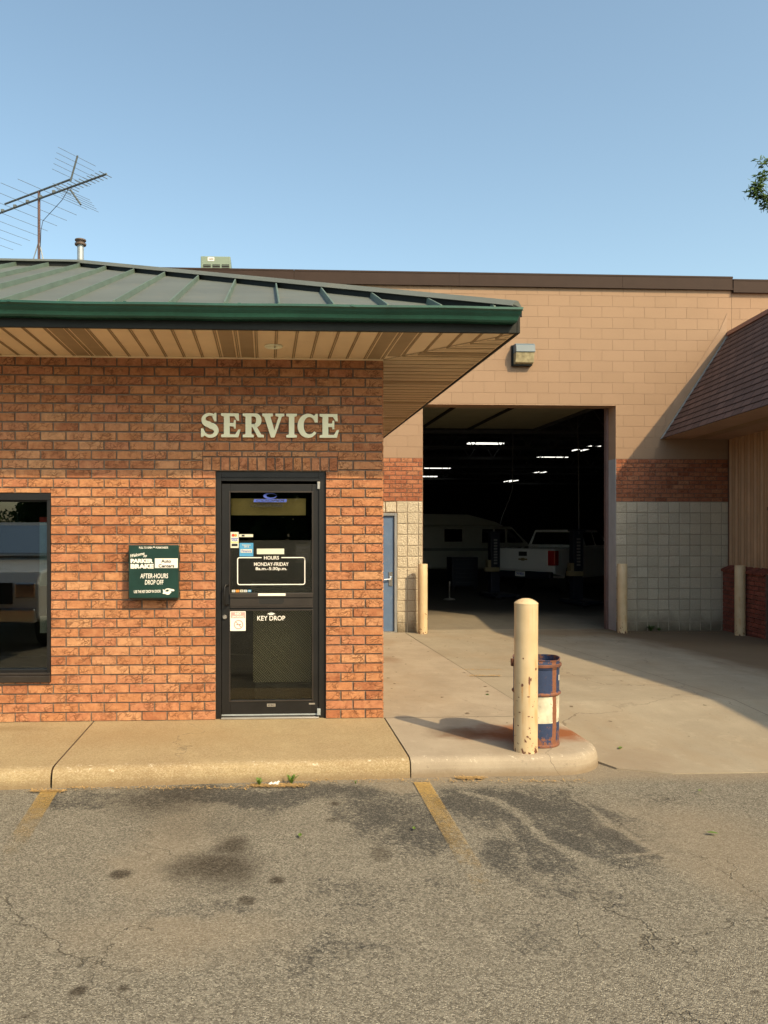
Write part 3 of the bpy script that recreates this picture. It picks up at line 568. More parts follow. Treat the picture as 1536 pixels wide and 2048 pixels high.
# ================================================================== OFFICE BUILDING
CX = at(766, 1000, D).x        # right corner
SOF = 3.13; OV = 0.90; EX = CX+0.865; EY = D-0.95; LX = -13.0
off = thing('brick_office', 'orange brick office with green metal hip roof, tan soffit and black glazed door', 'building', (CX, D, 0))
dL, dR, dT = at(431, 1000, D).x, at(652, 1000, D).x, at(500, 942, D).z
wL, wR, wT, wB = -6.5, at(102, 1000, D).x, at(60, 986, D).z, at(60, 1362, D).z
holes = [(dL, dR, -1, dT), (wL, wR, wB, wT)]
sL, sR, sB, sT = at(405, 900, D).x, at(676, 900, D).x, dT+0.002, at(500, 913, D).z
Pf = lambda u, z, n: (u, D+0.011-n, z)
mb = MB(); slab(mb, LX, CX, -0.1, SOF+0.12, D+0.011, 0.22, holes, 1)
bh = (SOF-0.004)/39.0
courses(mb, Pf, LX, CX, 0.004, SOF+0.02, 0.2145, bh, 0.0115, [(sL, sR, dT-0.001, sT), (dL, dR, -1, dT-0.001), holes[1]], 0.013, off=0.3)
nS = 15
for i in range(nS):
    a = sL+(sR-sL)*i/nS; unit(mb, Pf, a+0.005, sL+(sR-sL)*(i+1)/nS-0.005, sB+0.004, sT-0.008, 0.013, 0.002, 0.0012, 0, random.random())
Ps = lambda u, z, n: (CX-0.009+n, u, z)
mb.face([(CX-0.001, D+0.2, -0.1), (CX-0.001, FW, -0.3), (CX-0.001, FW, SOF), (CX-0.001, D+0.2, SOF)], 1)
courses(mb, Ps, D+0.0, FW-0.02, -0.25, SOF, 0.2145, bh, 0.0105, (), 0.013, off=0.1)
mb.build('brick_wall', ['brick', 'mortar'], off)
# room behind the glass
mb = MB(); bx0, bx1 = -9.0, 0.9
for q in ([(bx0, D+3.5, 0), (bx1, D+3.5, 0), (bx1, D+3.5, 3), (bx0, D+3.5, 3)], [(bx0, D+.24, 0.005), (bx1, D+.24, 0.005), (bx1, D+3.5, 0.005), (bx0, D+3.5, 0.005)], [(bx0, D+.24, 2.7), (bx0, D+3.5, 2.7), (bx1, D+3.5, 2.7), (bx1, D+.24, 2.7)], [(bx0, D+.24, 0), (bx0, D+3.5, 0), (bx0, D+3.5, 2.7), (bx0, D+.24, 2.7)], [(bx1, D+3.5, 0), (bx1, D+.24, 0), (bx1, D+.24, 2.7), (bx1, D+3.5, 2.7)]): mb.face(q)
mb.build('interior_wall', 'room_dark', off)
# window
fr = MB(); fy0, fy1 = D-0.004, D+0.10; fw = 0.062
fr.box(wL, wR, fy0, fy1, wT-fw, wT-0.003); fr.box(wR-fw*0.55, wR-0.003, fy0, fy1, wB+0.05, wT-fw); fr.box(wL, wR-fw*0.55, fy0+0.02, fy1, wB+0.05, wB+0.095); fr.box(wL, wR-fw*0.55, fy0+0.045, fy1, wT-fw-0.012, wT-fw)
wo_ = fr.build('window_frame', 'black_frame', off, 0.003)
g = MB(); g.box(wL, wR-fw*0.55, D+0.06, D+0.066, wB+0.095, wT-fw-0.012); g.build('pane', 'window_glass', wo_)
g = MB(); g.box(wL, wR+0.0, D-0.035, D+0.09, wB-0.008, wB+0.048); g.box(wL, wR-0.01, D-0.012, D+0.06, wB+0.0482, wB+0.07); g.build('sill', 'bronze_frame', wo_, 0.004)
# door (frame, leaf, glass, fittings)
fr = MB(); fy = D+0.03; ft = 0.048
fr.box(dL+.002, dL+ft, fy, fy+0.12, 0.0, dT-.002); fr.box(dR-ft-0.012, dR-.002, fy, fy+0.12, 0.0, dT-.002); fr.box(dL+ft, dR-ft-0.012, fy, fy+0.12, dT-0.085, dT-.002)
fr.box(dL+ft, dR-ft-0.012, fy-0.006, fy+0.01, dT-0.055, dT-0.05)
dfo = fr.build('door_frame', 'black_frame', off, 0.002)
X = lambda p: at(p, 1000, D+0.03).x
Zf = lambda q: at(540, q, D+0.03).z
lf = MB(); ly = fy+0.015; lx0, lx1, lz0, lz1 = X(443)+0.0, X(641), 0.022, Zf(968)
gx0, gx1 = X(460.5), X(624)
gT1, gT0, gB1, gB0 = Zf(985), Zf(1186), Zf(1222), Zf(1401)
lf.box(lx0, gx0, ly, ly+0.045, lz0, lz1); lf.box(gx1, lx1, ly, ly+0.045, lz0, lz1)
lf.box(gx0, gx1, ly, ly+0.045, gT1, lz1); lf.box(gx0, gx1, ly, ly+0.045, gB1, gT0); lf.box(gx0, gx1, ly, ly+0.045, lz0, gB0)
df = lf.build('door', 'black_frame', off, 0.003)
m2 = MB()
for (a, b) in ((gT1, gT0), (gB1, gB0)):
    e = 0.012; m2.box(gx0-e, gx0, ly-0.006, ly, b-e, a+e); m2.box(gx1, gx1+e, ly-0.006, ly, b-e, a+e); m2.box(gx0, gx1, ly-0.006, ly, a, a+e); m2.box(gx0, gx1, ly-0.006, ly, b-e, b)
m2.build('glazing_bead', 'bronze_frame', df, 0.002)
m2 = MB(); m2.box(gx0, gx1, ly+0.018, ly+0.024, gT0, gT1); m2.box(gx0, gx1, ly+0.018, ly+0.024, gB0, gB1); m2.build('glass', 'glass', df)
# key drop plate on middle rail
m2 = MB(); kx0, kx1 = X(460), X(626); m2.box(kx0, kx1, ly-0.012, ly-0.007, Zf(1213), Zf(1196)); m2.box(kx0, kx1, ly-0.022, ly-0.007, Zf(1195), Zf(1187))
m2.box(kx0, kx1, ly-0.016, ly-0.007, Zf(1215.5), Zf(1213.3)); kp = m2.build('key_drop_plate', 'bronze_frame', df, 0.002)
poly = []
a, b, zt, zb = X(518), X(568), Zf(1195.5), Zf(1208)
for i in range(7): t_ = math.pi+math.pi/2*i/6; poly.append((a+0.022+0.022*math.cos(t_), zb+0.026+0.026*math.sin(t_)))
for i in range(7): t_ = -math.pi/2+math.pi/2*i/6; poly.append((b-0.022+0.022*math.cos(t_), zb+0.026+0.026*math.sin(t_)))
poly += [(b, zt), (a, zt)]
m2 = MB(); m2.prism(poly, lambda u, v, k: (u, ly-0.0135+k*0.002, v)); m2.build('key_slot', 'dark_slot', kp)
m2 = MB(); m2.box(X(516), X(571), ly-0.024, ly-0.022, Zf(1191.5), Zf(1186.5)); m2.build('label_strip', 'white_decal', kp)
# pull handle, lock, closer pivot, kick label, threshold
m2 = MB(); hx = X(449.5); hz1, hz0 = Zf(1170), Zf(1209)
m2.tube([(hx+0.03, ly, hz1), (hx+0.01, ly-0.055, hz1), (hx, ly-0.06, hz1-0.012), (hx, ly-0.06, hz0+0.012), (hx+0.01, ly-0.055, hz0), (hx+0.03, ly, hz0)], 0.0085, 10)
m2.build('handle', 'black_frame', df, smooth=True)
m2 = MB(); m2.lathe([(0, -0.022), (0.013, -0.022), (0.019, -0.016), (0.021, 0), ], (X(449), ly, Zf(1234)), 20, 0, 'y'); m2.build('lock', 'aluminium', df, smooth=True)
m2 = MB(); m2.box(X(634.5), X(640), ly-0.02, ly+0.0, Zf(978), Zf(963)); m2.build('hinge', 'aluminium', df, 0.003)
m2 = MB(); m2.box(X(634), X(641), ly-0.03, ly+0.0, Zf(1431), Zf(1418)); m2.build('hinge', 'galvanised', df, 0.003)
m2 = MB(); m2.box(X(534), X(551), ly-0.002, ly, Zf(1414), Zf(1408)); m2.build('maker_plate', 'aluminium', df); m2 = MB(); m2.box(X(618), X(630), ly-0.002, ly, Zf(1410.5), Zf(1407.5)); m2.build('maker_plate', 'aluminium', df)
m2 = MB(); text(m2, 'EXIT DEVICE', X(536), X(549), Zf(1412.6), Zf(1409.6), ly-0.002, bold=0.02); m2.build('plate_text', 'decal_black', df)
m2 = MB(); m2.box(dL+ft, dR-ft-0.012, fy-0.035, fy+0.11, 0.001, 0.016); m2.build('threshold', 'aluminium', dfo, 0.003)
m2 = MB(); m2.box(lx0, lx1, ly-0.003, ly, 0.024, 0.036); m2.build('door_sweep', 'galvanised', df)
# ---- decals on the glass
gy = ly+0.018
m2 = MB(); text(m2, 'HOURS', X(528), X(558), Zf(1119.5), Zf(1112.2), gy, bold=0.012); text(m2, 'MONDAY-FRIDAY', X(508), X(577.5), Zf(1132.3), Zf(1125), gy, bold=0.012); text(m2, '8a.m.-5:30p.m.', X(511), X(574), Zf(1142.5), Zf(1134.5), gy, bold=0.012)
def rring(mb, x0, x1, z0, z1, r, w, gap=None):
    path = []
    for cx, cz, a0 in ((x1-r, z1-r, 0), (x0+r, z1-r, 90), (x0+r, z0+r, 180), (x1-r, z0+r, 270)):
        for i in range(6): a = math.radians(a0+90*i/5); path.append((cx+r*math.cos(a), cz+r*math.sin(a), math.cos(a), math.sin(a)))
    for i in range(len(path)):
        p = path[i]; q = path[(i+1) % len(path)]
        segs = [(p, q)]
        if gap and abs(p[1]-z1) < 1e-6 and abs(q[1]-z1) < 1e-6 and p[0] > q[0]+0.1:
            segs = [(p, (gap[1], z1, 0, 1)), ((gap[0], z1, 0, 1), q)]
        for p_, q_ in segs: mb.face([(p_[0], gy-0.0006, p_[1]), (q_[0], gy-0.0006, q_[1]), (q_[0]-w*q_[2], gy-0.0006, q_[1]-w*q_[3]), (p_[0]-w*p_[2], gy-0.0006, p_[1]-w*p_[3])])
rring(m2, X(474), X(611), Zf(1170.5), Zf(1114.5), 0.022, 0.0085, (X(523), X(563)))
m2.build('hours_lettering', 'white_decal', df)
m2 = MB(); text(m2, 'KEY DROP', X(514.5), X(570.5), Zf(1242), Zf(1232.5), gy, bold=0.012)
ax, az0, az1 = X(542.5), Zf(1231), Zf(1224.5)
m2.face([(ax-0.03, gy-0.0006, az0+0.008), (ax-0.016, gy-0.0006, az0+0.008), (ax-0.022, gy-0.0006, az0), (ax+0.022, gy-0.0006, az0), (ax+0.016, gy-0.0006, az0+0.008), (ax+0.03, gy-0.0006, az0+0.008), (ax+0.036, gy-0.0006, az0+0.010), (ax, gy-0.0006, az1), (ax-0.036, gy-0.0006, az0+0.010)]); m2.build('key_drop_lettering', 'white_decal', df)
def card(name, x0, x1, y0, y1, base, items, mats):
    m = MB(); m.box(X(x0), X(x1), gy-0.0012, gy-0.0002, Zf(y1), Zf(y0), 0)
    for it in items:
        if it[0] == 'b': m.box(X(it[1]), X(it[2]), gy-0.002, gy-0.0013, Zf(it[4]), Zf(it[3]), it[5])
        elif it[0] == 't': text(m, it[6], X(it[1]), X(it[2]), Zf(it[4]), Zf(it[3]), gy-0.0021, bold=0.02, mi=it[5])
        elif it[0] == 'd': m.lathe([(0, -0.0012), (it[3], -0.0012), (it[3], 0)], (X(it[1]), gy-0.0018, Zf(it[2])), 16, it[4], 'y')
    return m.build(name, [base]+mats, df)
card('card_sticker', 460.7, 477, 1064, 1096, 'paper', [('d', 466, 1070.5, 0.013, 1), ('d', 471, 1070.5, 0.0125, 2), ('b', 462, 476, 1076.5, 1078, 3), ('t', 463, 475, 1078.5, 1082.5, 3, 'VISA'), ('b', 461.5, 476.5, 1084, 1085.5, 4), ('b', 463, 475, 1087.5, 1092.5, 5)], ['decal_red', 'decal_orange', 'decal_blue', 'decal_yellow', 'decal_black'])
card('opening_sticker', 478, 506, 1068.5, 1074, 'paper', [('b', 483, 489, 1069.5, 1073, 1)], ['decal_black'])
card('notice_sticker', 478.7, 506.5, 1086, 1113, 'decal_sky', [('t', 484, 501, 1088.5, 1091.5, 1, 'Customers'), ('t', 488, 498, 1092.5, 1095, 1, 'use us'), ('b', 481, 504, 1098.5, 1105.5, 1), ('t', 483, 502, 1099.5, 1104.5, 2, 'Finance')], ['paper', 'decal_blue'])
card('paper_strip', 513.5, 568.5, 1097.5, 1108.5, 'paper', [], [])
for i, (k, q) in enumerate((('paper', 'decal_blue'), ('decal_orange', 'decal_red'), ('paper', 'decal_black'), ('paper', 'decal_blue'), ('decal_sky', 'paper'))):
    card('payment_sticker', 463.5+8*i, 470.3+8*i, 1180, 1184.7, k, [('b', 465+8*i, 469+8*i, 1181.5, 1183, 1)], [q])
# no-smoking notice on lower leaf corner
m = MB(); m.box(X(460.3), X(491.3), ly-0.010, ly-0.007, Zf(1261.5), Zf(1222.5)); m.box(X(462), X(490), ly-0.0112, ly-0.0102, Zf(1236), Zf(1224), 1)
text(m, 'NO', X(470), X(482), Zf(1229.5), Zf(1225), ly-0.0114, bold=0.03, mi=0); text(m, 'SMOKING', X(464), X(488), Zf(1235), Zf(1231), ly-0.0114, bold=0.03, mi=0)
cx, cz = X(477), Zf(1249)
for i in range(24):
    a, b = 2*math.pi*i/24, 2*math.pi*(i+1)/24; r0, r1 = 0.032, 0.041
    m.face([(cx+r1*math.cos(a), ly-0.0106, cz+r1*math.sin(a)), (cx+r1*math.cos(b), ly-0.0106, cz+r1*math.sin(b)), (cx+r0*math.cos(b), ly-0.0106, cz+r0*math.sin(b)), (cx+r0*math.cos(a), ly-0.0106, cz+r0*math.sin(a))], 1)
m.face([(cx-0.028, ly-0.0107, cz+0.022), (cx-0.022, ly-0.0107, cz+0.028), (cx+0.028, ly-0.0107, cz-0.022), (cx+0.022, ly-0.0107, cz-0.028)], 1); m.box(cx-0.02, cx+0.02, ly-0.0106, ly-0.0101, cz-0.003, cz+0.003, 2)
m.build('smoking_notice', ['white_decal', 'decal_pink', 'bronze_frame'], df)
# tyre-maker decal above valance
m = MB(); text(m, 'COOPERTIRES', X(501), X(567), Zf(1014), Zf(1008.5), gy, bold=0.01, shear=0.35, mi=1)
cx, cz = X(540), Zf(991.5)
for i in range(32):
    a, b = 2*math.pi*i/32, 2*math.pi*(i+1)/32
    def rr(t): return (0.058*math.cos(t), 0.026*math.sin(t)), (0.012+0.044*math.cos(t), 0.002+0.017*math.sin(t))
    if 0.1 < (a+b)/2 < 6.1: (o1, i1), (o2, i2) = rr(a), rr(b); m.face([(cx+o1[0], gy-0.0006, cz+o1[1]), (cx+o2[0], gy-0.0006, cz+o2[1]), (cx+i2[0], gy-0.0006, cz+i2[1]), (cx+i1[0], gy-0.0006, cz+i1[1])], 0)
m.face([(X(507), gy-0.0006, Zf(1004)), (X(573), gy-0.0006, Zf(1004)), (X(574), gy-0.0006, Zf(998)), (X(508), gy-0.0006, Zf(998))], 0)
text(m, 'COOPER', X(512), X(569), Zf(1003), Zf(999), gy-0.0008, bold=0.02, shear=0.3, mi=1)
m.build('tyre_lettering', ['decal_blue', 'decal_black'], df)
m = MB(); m.box(X(461), X(613), ly+0.10, ly+0.12, Zf(1030), Zf(996)); m.build('valance', 'valance_tan', off)
m = MB(); text(m, 'Special', X(594), X(619.5), Zf(1099), Zf(1091.5), gy, bold=0.02, mi=1); text(m, 'DEALS', X(594), X(619.5), Zf(1104.5), Zf(1099.5), gy, mi=1)
for i in range(5): m.face([(X(596), gy-0.0006, Zf(1108.5+3*i)), (X(618), gy-0.0006, Zf(1108.5+3*i)), (X(618), gy-0.0006, Zf(1107.2+3*i)), (X(596), gy-0.0006, Zf(1107.2+3*i))], 1)
m.box(X(592), X(621.5), gy+0.03, gy+0.032, Zf(1127), Zf(1088), 0); m.build('poster', ['bronze_frame', 'decal_black'], df)
# counter clad in tread plate just inside
cn = thing('service_counter', 'tread plate clad counter seen dimly through the lower door glass', 'counter', (X(560), D+0.7, 0))
m = MB(); m.box(X(505), X(680), D+0.42, D+1.0, 0.24, 1.08); m.build('counter_panel', 'tread_plate', cn); m = MB(); m.box(X(500), X(685), D+0.38, D+1.1, 1.08, 1.12); m.build('counter_top', 'bronze_frame', cn); m = MB(); m.box(X(508), X(678), D+0.46, D+1.0, 0.006, 0.238); m.build('plinth', 'room_dark', cn)
# things inside the window
def inner(name, label, cat, px0, px1, py0, py1, y, mt):
    a, b = at(px0, py1, y), at(px1, py0, y); m = MB(); m.box(a.x, b.x, y, y+0.004, a.z, b.z); o = m.build(name, mt); recenter(o, ((a.x+b.x)/2, y, a.z)); return tag(o, label, cat)
paint('poster_teal', (0.20, 0.34, 0.34), 0.6, 0, 0.35, 9)
inner('banner', 'pale teal banner hanging inside the window beside its frame', 'banner', 79, 96, 1045, 1172, D+0.09, 'poster_teal'); inner('red_card', 'small red card above the teal banner inside the window', 'card', 79, 96, 1034, 1044, D+0.09, 'decal_red'); inner('paper_sheet', 'white paper sheet taped low in the window corner', 'paper', 80, 94, 1232, 1266, D+0.09, 'paper')
# soffit (panels with ribs), front and side, mitred at the corner
m = MB(); z = SOF
m.face([(LX, EY, z), (EX, EY, z), (CX, D-0.003, z), (LX, D-0.003, z)][::-1], 0); m.face([(EX, EY, z), (EX, FW-0.01, z), (CX+0.006, FW-0.01, z), (CX+0.006, D-0.003, z)][::-1], 0)
def rib_front(x, w, dp, mi):
    x1 = x+w; yb = D-0.004 if x1 <= CX else D-0.004-(x1-CX)
    if yb > EY+0.02: m.box(x, x1, EY+0.012, yb, z-dp, z-0.0015, mi)
def rib_side(y, w, dp, mi):
    xa = CX+0.008 if y >= D else CX+(D-y)
    if xa < EX-0.03: m.box(xa, EX-0.012, y, y+w, z-dp, z-0.0015, mi)
k = 0; x = CX-0.02-0.1555*70
while x < EX-0.05:
    rib_front(x, 0.010, 0.006, 1); rib_front(x+0.016, 0.007, 0.004, 1)
    if k % 8 in (5, 6):
        rib_front(x+0.036, 0.107, 0.003, 1)
    x += 0.1555; k += 1
y = EY+0.03; k = 0
while y < FW-0.15:
    rib_side(y, 0.010, 0.006, 1); rib_side(y+0.05, 0.006, 0.003, 1); rib_side(y+0.10, 0.006, 0.003, 1)
    if k % 8 == 4: rib_side(y+0.03, 0.09, 0.004, 1)
    y += 0.1555; k += 1
m.box(LX, CX, D-0.022, D-0.001, z-0.014, z-0.002, 0); m.face([(CX, D, z-0.004), (EX, EY, z-0.004), (EX, EY+0.02, z-0.004), (CX+0.0, D+0.02, z-0.004)], 1)
sf = m.build('soffit', ['soffit_tan', 'soffit_groove'], off)
c = at(547, 691, EY+0.45); cc = gnd(547, 691, SOF) if False else None
dd = (SOF-EYE)*FL/(PY-691.5); lc = c2w((547-PX)/FL*dd, dd, SOF)
m = MB(); m.lathe([(0.0, -0.004), (0.05, -0.004), (0.058, -0.010), (0.072, -0.010), (0.074, -0.002)], (lc.x, lc.y, SOF-0.002), 28, 0); m.build('recessed_light', 'letter_cream', sf, smooth=True)
# fascia and gutter
m = MB(); m.box(LX, EX, EY-0.025, EY, SOF-0.010, SOF+0.15); m.box(EX-0.0, EX+0.025, EY-0.025, FW-0.01, SOF-0.010, SOF+0.15); m.build('fascia', 'fascia_dark', off, 0.004)
GZ0, GZ1 = SOF+0.054, SOF+0.150
gp = [(0.0, GZ0), (0.062, GZ0), (0.075, GZ0+0.012), (0.079, GZ0+0.022), (0.086, GZ0+0.036), (0.104, GZ0+0.056), (0.114, GZ0+0.072), (0.120, GZ1-0.020), (0.128, GZ1-0.016), (0.128, GZ1), (0.112, GZ1), (0.108, GZ1-0.012), (0.004, GZ1-0.06)]
m = MB()
def gut(p, k): d, zz = p; return (LX, EY-0.025-d, zz) if k == 0 else (EX-0.025+(zz-GZ0)*0.35, EY-0.025-d, zz)
def gv(p, f):
    a_, b_ = gut(p, 0), gut(p, 1); x_ = a_[0]+(b_[0]-a_[0])*f; k_ = 0 if f in (0, 1) else 1
    return (x_, a_[1]+k_*0.004*math.sin(x_*2.3+math.sin(x_*5)), a_[2]+k_*(0.0035*math.sin(x_*1.7)+0.002*math.sin(x_*6.1)))
for j in range(70):
    for i in range(len(gp)-1): m.face([gv(gp[i], j/70), gv(gp[i], (j+1)/70), gv(gp[i+1], (j+1)/70), gv(gp[i+1], j/70)])
m.face([gut(p, 1) for p in gp])
m.build('gutter', 'gutter_green', off, smooth=True)
sx = EX-0.45-0.82*5
while sx < EX-0.1:
    m = MB(); m.box(sx, sx+0.022, EY-0.155, EY-0.02, GZ1-0.012, GZ1+0.002); m.build('gutter_strap', 'gutter_green', off); sx += 0.82
# hip roof
RS = 0.405; RT = (FW-EY)/2; ez = SOF+0.158; rz = lambda t: ez+RS*t
m = MB(); ap = (EX-RT, EY+RT, rz(RT)); ov = 0.02
m.face([(LX, EY-ov, ez-RS*ov), (EX+ov, EY-ov, ez-RS*ov), ap, (LX, EY+RT, rz(RT))], 0); m.face([(EX+ov, EY-ov, ez-RS*ov), (EX+ov, FW, ez-RS*ov), ap], 0); m.face([(EX, FW, ez), (LX, FW, ez), (LX, EY+RT, rz(RT)), ap], 0)
sx = at(558.5, 610, EY).x; s0 = sx-0.405*36
while s0 < EX-0.1:
    t1 = min(RT, EX-s0) - 0.03; h = 0.048; w2 = 0.012
    m.grid8([(s0-w2, EY-ov, ez-RS*ov+.001), (s0+w2, EY-ov, ez-RS*ov+.001), (s0+w2, EY+t1, rz(t1)), (s0-w2, EY+t1, rz(t1)), (s0-w2/2, EY-ov, ez-RS*ov+h), (s0+w2/2, EY-ov, ez-RS*ov+h), (s0+w2/2, EY+t1, rz(t1)+h), (s0-w2/2, EY+t1, rz(t1)+h)], 1)
    s0 += 0.405
# hip cap and ridge cap
def cap(a, b, wdt, hgt):
    a, b = Vector(a), Vector(b); d = (b-a).normalized(); q = d.cross(Vector((0, 0, 1))).normalized(); up = Vector((0, 0, 1))
    m.grid8([a-q*.07-up*.03, a+q*.07-up*.03, b+q*.07-up*.03, b-q*.07-up*.03, a-q*.07+up*(hgt-.02), a+q*.07+up*(hgt-.02), b+q*.07+up*(hgt-.02), b-q*.07+up*(hgt-.02)], 2)
    m.grid8([a-q*wdt+up*(hgt-.035), a+q*wdt+up*(hgt-.035), b+q*wdt+up*(hgt-.035), b-q*wdt+up*(hgt-.035), a-q*wdt*.15+up*(hgt+.02), a+q*wdt*.15+up*(hgt+.02), b+q*wdt*.15+up*(hgt+.02), b-q*wdt*.15+up*(hgt+.02)], 0)
cap((EX+0.01, EY-0.01, ez), ap, 0.10, 0.060); cap(ap, (LX, EY+RT, rz(RT)), 0.10, 0.060)
m.build('roof', ['roof_panel', 'roof_seam', 'fascia_dark'], off)
# ---- raised SERVICE lettering: seven cast letters
lt = thing('service_lettering', 'raised cream slab serif letters reading SERVICE above the office door', 'lettering', (at(540, 876, D).x, D, at(540, 876, D).z))
zb, zt = at(540, 875.5, D).z, at(540, 828, D).z; H = zt-zb
def band(pts, ths):   # closed outline of a stroke with varying thickness
    L, R = [], []
    for i, p in enumerate(pts):
        a = pts[max(i-1, 0)]; b = pts[min(i+1, len(pts)-1)]; dx, dy = b[0]-a[0], b[1]-a[1]; l = math.hypot(dx, dy); nx_, ny_ = -dy/l, dx/l
        L.append((p[0]+nx_*ths[i]/2, p[1]+ny_*ths[i]/2)); R.append((p[0]-nx_*ths[i]/2, p[1]-ny_*ths[i]/2))
    return [[L[i], L[i+1], R[i+1], R[i]] for i in range(len(pts)-1)]
def arc(cx, cy_, rx, ry, a0, a1, n=14): return [(cx+rx*math.cos(math.radians(a0+(a1-a0)*i/n)), cy_+ry*math.sin(math.radians(a0+(a1-a0)*i/n))) for i in range(n+1)]
st = 0.13
LET = {
 'E': [[(0, 0), (0.80, 0), (0.90, 0.32), (0.80, 0.32), (0.66, 0.12), (0.40, 0.12), (0.40, 0.46), (0.58, 0.46), (0.60, 0.36), (0.68, 0.36), (0.68, 0.72), (0.60, 0.72), (0.58, 0.60), (0.40, 0.60), (0.40, 0.88), (0.62, 0.88), (0.74, 0.70), (0.84, 0.70), (0.82, 1.0), (0, 1.0), (0, 0.90), (0.13, 0.87), (0.13, 0.13), (0, 0.10)]],
 'I': [[(0, 0), (0.5, 0), (0.5, 0.10), (0.38, 0.13), (0.38, 0.87), (0.5, 0.90), (0.5, 1), (0, 1), (0, 0.90), (0.12, 0.87), (0.12, 0.13), (0, 0.10)]],
 'V': [[(0.38, 0), (0.54, 0), (0.86, 0.87), (0.97, 0.90), (0.97, 1), (0.58, 1), (0.58, 0.90), (0.72, 0.87), (0.53, 0.30), (0.36, 0.87), (0.47, 0.90), (0.47, 1), (0, 1), (0, 0.90), (0.09, 0.87)]],
}
def letter(ch, px0, px1):
    if ch == 'S':
        P = arc(0.40, 0.74, 0.27, 0.21, 55, 262, 16)+arc(0.42, 0.255, 0.27, 0.22, 82, -150, 16)[0:]; n = len(P)
        T = [0.10+0.16*math.exp(-((i-n*0.5)/(n*0.26))**2) for i in range(n)]
        pcs = band(P, T)+[[(0.60, 0.66), (0.69, 0.66), (0.69, 1.02), (0.62, 1.02), (0.54, 0.90), (0.50, 0.88)], [(0.02, 0.0), (0.10, 0.0), (0.20, 0.10), (0.22, 0.16), (0.12, 0.36), (0.02, 0.36)]]; wdt = 0.80
    elif ch == 'C':
        P = arc(0.45, 0.5, 0.345, 0.435, 48, 322, 26); n = len(P)
        T = [0.11+0.15*math.exp(-((i-n*0.48)/(n*0.26))**2) for i in range(n)]
        pcs = band(P, T)+[[(0.72, 0.64), (0.83, 0.64), (0.83, 1.0), (0.75, 1.0), (0.66, 0.90), (0.62, 0.84)]]; wdt = 0.86
    elif ch == 'R':
        pcs = [[(0, 0), (0.48, 0), (0.48, 0.10), (0.38, 0.13), (0.38, 0.87), (0.38, 1.0), (0, 1), (0, 0.90), (0.12, 0.87), (0.12, 0.13), (0, 0.10)], [(0.38, 0.88), (0.52, 0.88), (0.52, 1.0), (0.38, 1.0)], [(0.38, 0.43), (0.52, 0.43), (0.52, 0.55), (0.38, 0.55)]]
        P = arc(0.50, 0.715, 0.20, 0.225, 92, -92, 12); pcs += band(P, [0.12+0.11*math.sin(math.pi*i/12) for i in range(13)])
        pcs += [[(0.44, 0.50), (0.58, 0.50), (0.80, 0.12), (0.92, 0.10), (0.92, 0), (0.66, 0), (0.40, 0.47)]]; wdt = 0.92
    else: pcs = LET[ch]; wdt = {'E': 0.90, 'I': 0.5, 'V': 0.97}[ch]
    x0, x1 = at(px0, 850, D).x, at(px1, 850, D).x; m = MB()
    for i, pc in enumerate(pcs):
        A = sum(pc[k][0]*pc[(k+1) % len(pc)][1]-pc[(k+1) % len(pc)][0]*pc[k][1] for k in range(len(pc)))
        if A < 0: pc = pc[::-1]
        e = 0.0004*(i % 3)
        m.prism(pc, lambda u, v, k: (x0+u/wdt*(x1-x0), D-0.028-e if k == 0 else D-0.004, zb+v*H))
    m.build('letter', 'letter_cream', lt)
for ch, a, b in (('S', 401.5, 438), ('E', 442.5, 481), ('R', 485.5, 528), ('V', 524.5, 568.5), ('I', 572.5, 593.5), ('C', 596, 636.5), ('E', 639, 677.5)): letter(ch, a, b)
# ---- after-hours box
bp0, bp1 = at(257.5, 1196, D-0.11), at(357.5, 1090, D-0.11)
bxo = thing('drop_off_box', 'dark green after-hours drop off box with white lettering on the brick wall', 'drop box', ((bp0.x+bp1.x)/2, D, bp0.z))
m = MB(); m.box(bp0.x+0.006, bp1.x-0.006, D-0.105, D-0.002, bp0.z-0.008, bp1.z-0.004); m.build('body', 'sign_green', bxo, 0.004)
m = MB(); m.box(bp0.x, bp1.x, D-0.114, D-0.106, bp0.z, bp1.z); lid = m.build('lid', 'sign_green', bxo, 0.003)
QX = lambda p: at(p, 1100, D-0.114).x
QZ = lambda q: at(300, q, D-0.114).z
sc_ = 140/1536.0; q = lambda u: 240+u*sc_; r_ = lambda v: 1080+v*sc_; yy = D-0.1142
m = MB(); T_ = lambda s, u0, u1, v0, v1, **k: text(m, s, QX(q(u0)), QX(q(u1)), QZ(r_(v1)), QZ(r_(v0)), yy, **k)
T_('PULL TO OPEN', 420, 708, 145, 190, bold=0.02); T_('FORMS INSIDE', 785, 1055, 145, 188, bold=0.02)
m.face([(QX(q(722)), yy-.0006, QZ(r_(165))), (QX(q(768)), yy-.0006, QZ(r_(165))), (QX(q(745)), yy-.0006, QZ(r_(130)))])
T_('Welcome', 225, 540, 285, 355, bold=0.015, shear=0.5, rot=0.20); T_('to', 515, 590, 320, 375, bold=0.015, shear=0.5)
T_('PARKER', 232, 728, 412, 505, bold=0.07); T_('BRAKE', 232, 738, 525, 628, bold=0.07)
m.box(QX(q(765)), QX(q(1268)), yy-0.0006, yy, QZ(r_(615)), QZ(r_(404)), 0)
T_('AFTER-HOURS', 445, 1055, 735, 840, bold=0.01, shear=0.08); T_('DROP OFF', 548, 955, 875, 980, bold=0.01, shear=0.08); T_('USE THE KEY DROP IN DOOR', 305, 895, 1098, 1160, bold=0.02, rot=0.02)
yy -= 0.0008; T_('Auto', 905, 1120, 425, 500, bold=0.03, mi=1); T_('Centers', 845, 1190, 530, 605, bold=0.03, mi=1)
